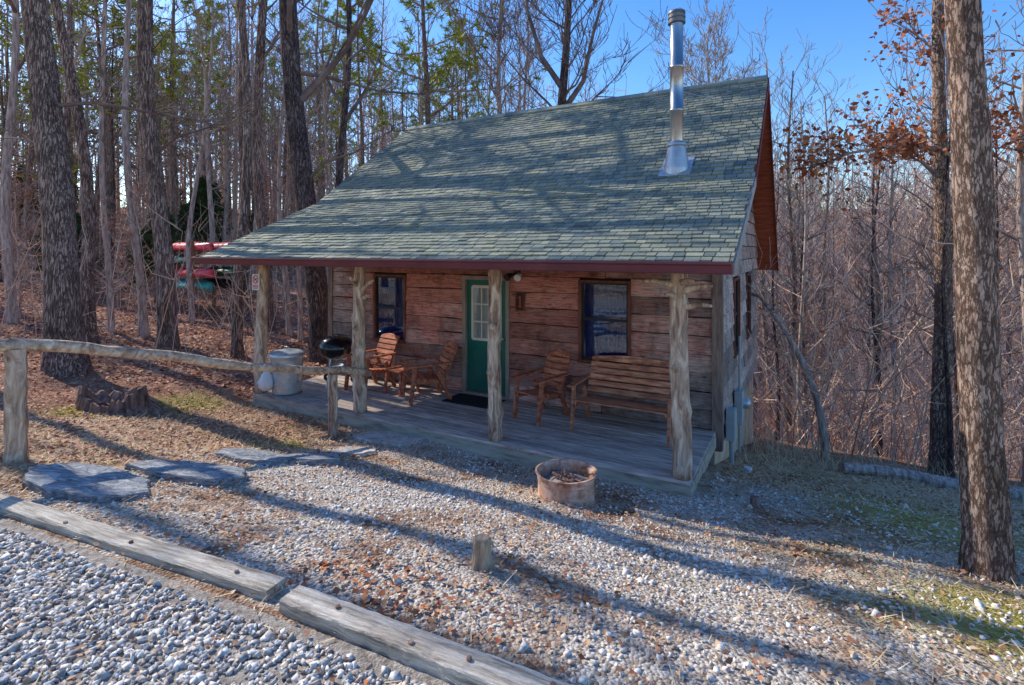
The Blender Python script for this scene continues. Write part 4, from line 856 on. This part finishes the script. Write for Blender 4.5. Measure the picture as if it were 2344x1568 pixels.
def scatter(count,pxr,Yr,fn,H=0,keep=0.):
    c=0;tries=0
    while c<count and tries<count*60:
        tries+=1; px=rg.uniform(*pxr); Y=math.sqrt(rg.uniform(Yr[0]**2,Yr[1]**2)); x=(px-CX)/F*Y
        if not ok(x,Y,px): continue
        if H and rg.random()>=keep and shades(x,Y,H): continue
        fn(x,Y); c+=1
B=lambda lab,grp,s0,s1:(lambda x,y:(lambda i:spawn('b%d'%i,x,y,rg.uniform(0,6.28),rg.uniform(s0,s1),lab,grp,mk(i)))(rg.randrange(4)))
P_=lambda lab,grp:(lambda x,y:(lambda i:spawn('p%d'%i,x,y,rg.uniform(0,6.28),rg.uniform(.85,1.2),lab,grp,mp_(i)))(rg.randrange(3)))
scatter(52,(-250,790),(13,46),B('bare leafless tree standing in the wood left of the cabin','bare trees in the left wood',.8,1.2),15,.05)
scatter(24,(-80,1080),(20,50),P_('yellow green pine standing in the wood left of and behind the cabin','pines in the wood'),19,.0)
scatter(28,(850,1740),(22,60),B('bare leafless tree behind the cabin roof','bare trees behind the cabin',1.,1.4))
scatter(50,(1760,2600),(14,50),B('bare leafless tree in the ravine right of the cabin','bare trees in the ravine',.6,1.15))
scatter(16,(1760,2400),(9.5,18),B('slender bare tree on the near edge of the ravine','slender trees at the ravine edge',.45,.75))
scatter(4,(1800,1960),(60,75),lambda x,y:spawn('p1',x,y,rg.uniform(0,6),.8,'small distant green pine beyond the ravine','distant pines beyond the ravine',mp_(1)))
scatter(16,(-200,760),(18,46),lambda x,y:spawn('c',x,y,rg.uniform(0,6.28),rg.uniform(.7,1.3),'dark green cedar shrub under the trees left of the cabin','cedar shrubs in the wood',mc))
scatter(14,(-200,740),(11,28),lambda x,y:spawn('r',x,y,rg.uniform(0,6.28),rg.uniform(.6,1.1),'small beech sapling holding rust leaves in the left wood','beech saplings in the left wood',mr_))
scatter(10,(1800,2500),(10,26),lambda x,y:spawn('r',x,y,rg.uniform(0,6.28),rg.uniform(.6,1.1),'small beech sapling holding rust leaves in the right thicket','beech saplings in the right thicket',mr_))
for i in range(22):
    a=R(rg.uniform(185,262)); r_=rg.uniform(9,30); x,y=math.cos(a)*r_,math.sin(a)*r_
    (B('bare leafless tree across the driveway, behind the viewpoint','trees across the driveway',.8,1.2) if i%3 else P_('pine across the driveway, behind the viewpoint','pines across the driveway'))(x,y)
def brush(name,count,pxr,Yr,hr,label,mat,seed,lean=.3,thick=.0032,tw=1.):
    rg=random.Random(seed); m=MB(); c=0; tr=0
    while c<count and tr<count*20:
        tr+=1; px=rg.uniform(*pxr); Y=math.sqrt(rg.uniform(Yr[0]**2,Yr[1]**2)); x=(px-CX)/F*Y
        u,v=UV(x,Y); d,s=DS(x,Y)
        if -9<u<.6 and -2<v<9.2: continue
        if d<6.0 and s>-8: continue
        if u>0 and v<4.4+1.1*math.sin(x*1.3): continue
        z=g1(x,Y); h=rg.uniform(*hr)*(1 if rg.random()<.6 else .5); p=Vector((x,Y,z-.05)); d_=Vector((rg.gauss(0,lean),rg.gauss(0,lean),1)).normalized(); pts=[p]; r=h*thick+.004
        for i in range(3): d_=(d_+Vector((rg.gauss(0,.18),rg.gauss(0,.18),.0))).normalized(); pts.append(pts[-1]+d_*(h/3))
        m.tube(pts,[r,r*.8,r*.6,r*.3],3,cap=False)
        for j in range(6):
            i=rg.choice([1,1,2,2,3]); e=Vector((rg.gauss(0,.9),rg.gauss(0,.9),rg.uniform(0,1.4))).normalized(); l=h*rg.uniform(.12,.36)*tw; q=pts[i]
            e2=(e+Vector((rg.gauss(0,.4),rg.gauss(0,.4),.25))).normalized()
            m.tube([q,q+e*l*.5,q+e*l*.5+e2*l*.5],[r*.6,r*.45,r*.25],3,cap=False)
        c+=1
    tag(m.build(name,mat),label,'brush',None,'stuff')
brush('brush_thicket',3200,(1735,2620),(10,36),(1.0,4.8),'dense tangle of leafless pinkish brown brush filling the ravine',brush_mat,5,.24,.003)
brush('far_brush',1900,(1700,2450),(36,85),(4,9),'far slope of pinkish leafless brush beyond the ravine',brush_mat,7,.15,.005)
brush('forest_undergrowth',1700,(-400,800),(11,46),(.8,3.6),'thin leafless undergrowth stems across the left forest floor',brush_mat,6,.25,.0026)
n=9000; X=np.random.uniform(2.5,13,n); Y=np.random.uniform(6.5,16,n); u_,v_=UV(X,Y); k=(u_>.4)&(np.abs(v_-4.6-1.1*np.sin(X*1.3))<1.3); X=X[k];Y=Y[k]
straw('dead_weeds',straw_mat,X,Y,np.random.uniform(.15,.6,len(X)),'tan dead weeds standing along the edge of the ravine','weeds',1.2)
rg=random.Random(50); m=MB()
for i in range(490):
    if i<400: az=R(rg.uniform(-56,50)); dist=rg.uniform(46,105)
    else: az=R(rg.uniform(-52,-12)); dist=rg.uniform(38,70)
    x=math.sin(az)*dist; y=math.cos(az)*dist; z=g1(x,y)-.3; H=rg.uniform(9,18); r=rg.uniform(.08,.2)
    p=Vector((x,y,z)); lx,ly=rg.gauss(0,.04),rg.gauss(0,.04); pth=[p+Vector((lx*H*f,ly*H*f,H*f)) for f in (0,.35,.7,1)]
    m.tube(pth,[r,r*.75,r*.45,.02],4,cap=False)
    for k in range(13):
        f=rg.uniform(.1,.97); q=p+Vector((lx*H*f,ly*H*f,H*f)); d=Vector((rg.gauss(0,1),rg.gauss(0,1),rg.uniform(.3,1.6))).normalized(); l=rg.uniform(1.2,3.4)*(1.2-f*.6); e=q+d*l
        m.tube([q,q+d*l*.5+Vector((0,0,.1)),e],[.05,.035,.015],3,cap=False)
        for j in range(4):
            dd=(d+Vector((rg.gauss(0,.6),rg.gauss(0,.6),rg.gauss(0.2,.6)))).normalized(); qq=q+d*l*rg.uniform(.35,1); m.tube([qq,qq+dd*l*.5],[.022,.012],3,cap=False)
tag(m.build('far_wood',wood_far),'far leafless wood rising beyond the ravine and forest','wood',None,'stuff')

# ------------------------------------------------------------------ light, sky, camera
D=Vector((math.sin(AZ)*math.cos(EL),math.cos(AZ)*math.cos(EL),math.sin(EL)))
sl=bpy.data.lights.new('sun','SUN'); sl.energy=5; sl.angle=R(.5); sl.color=(1,.93,.80); so=bpy.data.objects.new('sun',sl); COL.objects.link(so); so.rotation_euler=D.to_track_quat('Z','Y').to_euler(); so.location=D*60
w=bpy.data.worlds.new('World'); S.world=w; w.use_nodes=True; nt=w.node_tree; bg=nt.nodes['Background']
sk=nt.nodes.new('ShaderNodeTexSky'); sk.sky_type='NISHITA'; sk.sun_disc=False; sk.sun_elevation=EL; sk.sun_rotation=AZ; sk.air_density=1.1; sk.dust_density=.4; sk.ozone_density=3.0
hs_=nt.nodes.new('ShaderNodeHueSaturation'); hs_.inputs['Hue'].default_value=.508; hs_.inputs['Saturation'].default_value=1.32; hs_.inputs['Value'].default_value=1.65
nt.links.new(sk.outputs[0],hs_.inputs['Color']); nt.links.new(hs_.outputs[0],bg.inputs[0]); bg.inputs[1].default_value=.15
S.view_settings.view_transform='Standard'; S.view_settings.look='None'; S.view_settings.exposure=0
cd=bpy.data.cameras.new('camera'); cd.sensor_width=36; cd.lens=F/2344*36; cd.shift_y=-(784-HY)/2344; cd.clip_end=1000; cd.clip_start=.05
co=bpy.data.objects.new('camera',cd); COL.objects.link(co); co.location=(0,0,CH); co.rotation_euler=(R(90),0,0); S.camera=co
